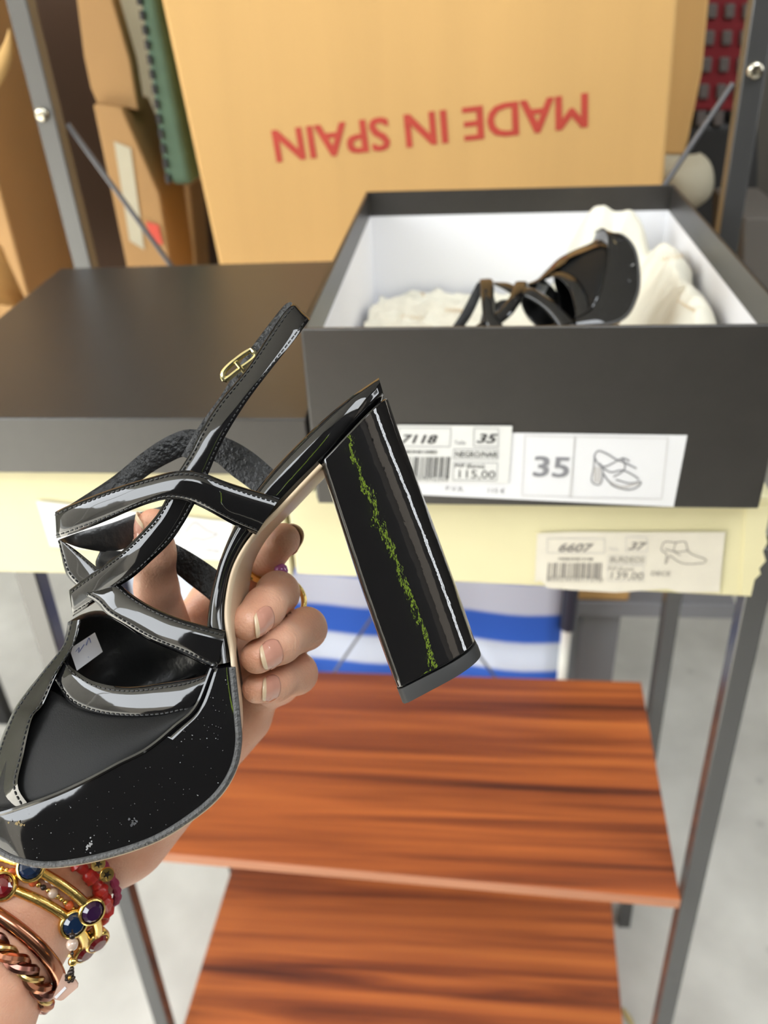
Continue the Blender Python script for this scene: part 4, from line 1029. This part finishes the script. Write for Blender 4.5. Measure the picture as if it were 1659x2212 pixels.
for (u, v), r in (((212, 1866), .0029), ((231, 1889), .0029)):
    p = at(u, v, .352); o_ = (p-c).normalized(); o_ = (o_-FW*.6).normalized(); t = o_.cross(ARM_AX).normalized(); k = o_.cross(t)
    mb = MB(); P = []
    for rr, h in ((.3, -.0006), (1, -.0006), (1.05, 0), (.95, .0006), (.001, .0004)):
        P.append([p + t*(r*rr*math.cos(q)) + k*(r*rr*math.sin(q)) + o_*h for q in np.linspace(0, 2*math.pi, 24, endpoint=False)])
    dsc = mb.grid(P, M['gold'], close_v=True).build('star_disc', T5)
    st = []
    for i in range(10):
        q = math.pi*i/5; rr = r*(.62 if i % 2 == 0 else .22); st.append(p+t*(rr*math.cos(q))+k*(rr*math.sin(q))+o_*.0008)
    MB().add(st, [tuple(range(10))], M['dark_bead']).build('star', dsc, smooth=False)
# strings of beads
def bead_string(name, c, a, b, label, kinds, n, ax=ARM_AX, wob=.001, seed=0):
    T_ = empty(name, c, label, 'bracelet'); path = ring_path(c, Vector(ax), a, b, n, wob, seed)
    MB().tube(path, .0004, M['dark_copper'], 5, closed=True).build('thread', T_)
    for i, p in enumerate(path):
        mk, r = kinds[i % len(kinds)]
        if (p-CAM).dot(FW) < (c-CAM).dot(FW)+.010:
            MB().ball(p, r, M[mk], 10).build('bead', T_)
    return T_, path
bead_string('bead_bracelet', at(52, 1939, .372), .0315, .0315, 'fine gold bead bracelet with small orange beads, between the two gold bangles', [('gold', .0011), ('gold', .0012), ('orange', .0020), ('gold', .0012), ('dark_bead', .0012), ('gold', .0011), ('crystal', .0022), ('gold', .0012)], 84, ax=(.259, .944, .205), wob=.001, seed=1)
bead_string('pearl_bracelet', at(78, 1909, .375), .0315, .0315, 'small pearl bracelet between the upper gold bangle and the red coral', [('pearl', .0021), ('pearl', .0019), ('gold', .0009), ('pearl', .0022)], 70, ax=(.257, .931, .259), wob=.001, seed=3)
# crystal drop with a tag, hanging from the bangles
c = at(156, 2035, .345)
T6 = empty('charm', at(140, 2150, .343), 'dangling charm of crystal and gold beads with a dusty pink tag', 'charm')
for (u, v), r, m_ in (((156, 2022), .0013, 'dark_bead'), ((156, 2040), .0025, 'crystal'), ((156, 2060), .0007, 'dark_bead'), ((157, 2077), .0019, 'gold'), ((155, 2093), .0010, 'dark_bead'), ((153, 2101), .0014, 'dark_bead')):
    MB().ball(at(u, v, .344), r, M[m_], 12).build('bead', T6)
mb = MB()
for k_ in range(7):
    q = 2*math.pi*k_/7; mb.ball(at(151+8*math.cos(q), 2112+8*math.sin(q), .3435), .0008, M['dark_bead'], 8)
mb.ball(at(151, 2112, .343), .0009, M['gold'], 8); mb.build('flower_bead', T6)
tg = [(136, 2104), (163, 2118), (168, 2126), (167, 2134), (137, 2160), (131, 2162), (113, 2158), (116, 2150)]
f_ = [at(u, v, .346) for u, v in tg]; k_ = [p+FW*.0008 for p in f_]; n = len(f_)
MB().add(f_+k_, [tuple(range(n)), tuple(range(2*n-1, n-1, -1))]+[(i, (i+1) % n, n+(i+1) % n, n+i) for i in range(n)], M['tag']).build('tag', T6, smooth=False)
MB().add([at(u, v, .3457) for u, v in ((117, 2154), (140, 2131), (144, 2135), (122, 2158))], [(0, 1, 2, 3)], M['paper']).build('tag_print', T6, smooth=False)
MB().tube([at(u, v, .344) for u, v in ((156, 2008), (156, 2040), (157, 2077), (152, 2112))], .0003, M['dark_bead'], 5).build('link', T6)
# finger rings
def finger_ring(label, a, b, r, m, tube=.0011, gem=None):
    pa_, pb_ = cm(*C3(*a)), cm(*C3(*b)); ax = (pb_-pa_).normalized(); c = (pa_+pb_)/2
    T_ = empty('finger_ring', c, label, 'ring'); path = ring_path(c, ax, r, r, 40)
    MB().tube(path, tube, M[m], 8, closed=True, rad=None).build('band', T_)
    return T_, c
t_, c = finger_ring('gold ring with a pink stone on the index finger', (540, 1224, .384), (575, 1198, .377), .0098, 'gold', .0016)
p = at(607, 1232, .372); MB().ball(p, .0032, M['pink_stone'], 12).build('gemstone', t_)
finger_ring('plain gold ring on the middle finger', (606, 1300, .372), (612, 1292, .368), .0100, 'gold', .0013)
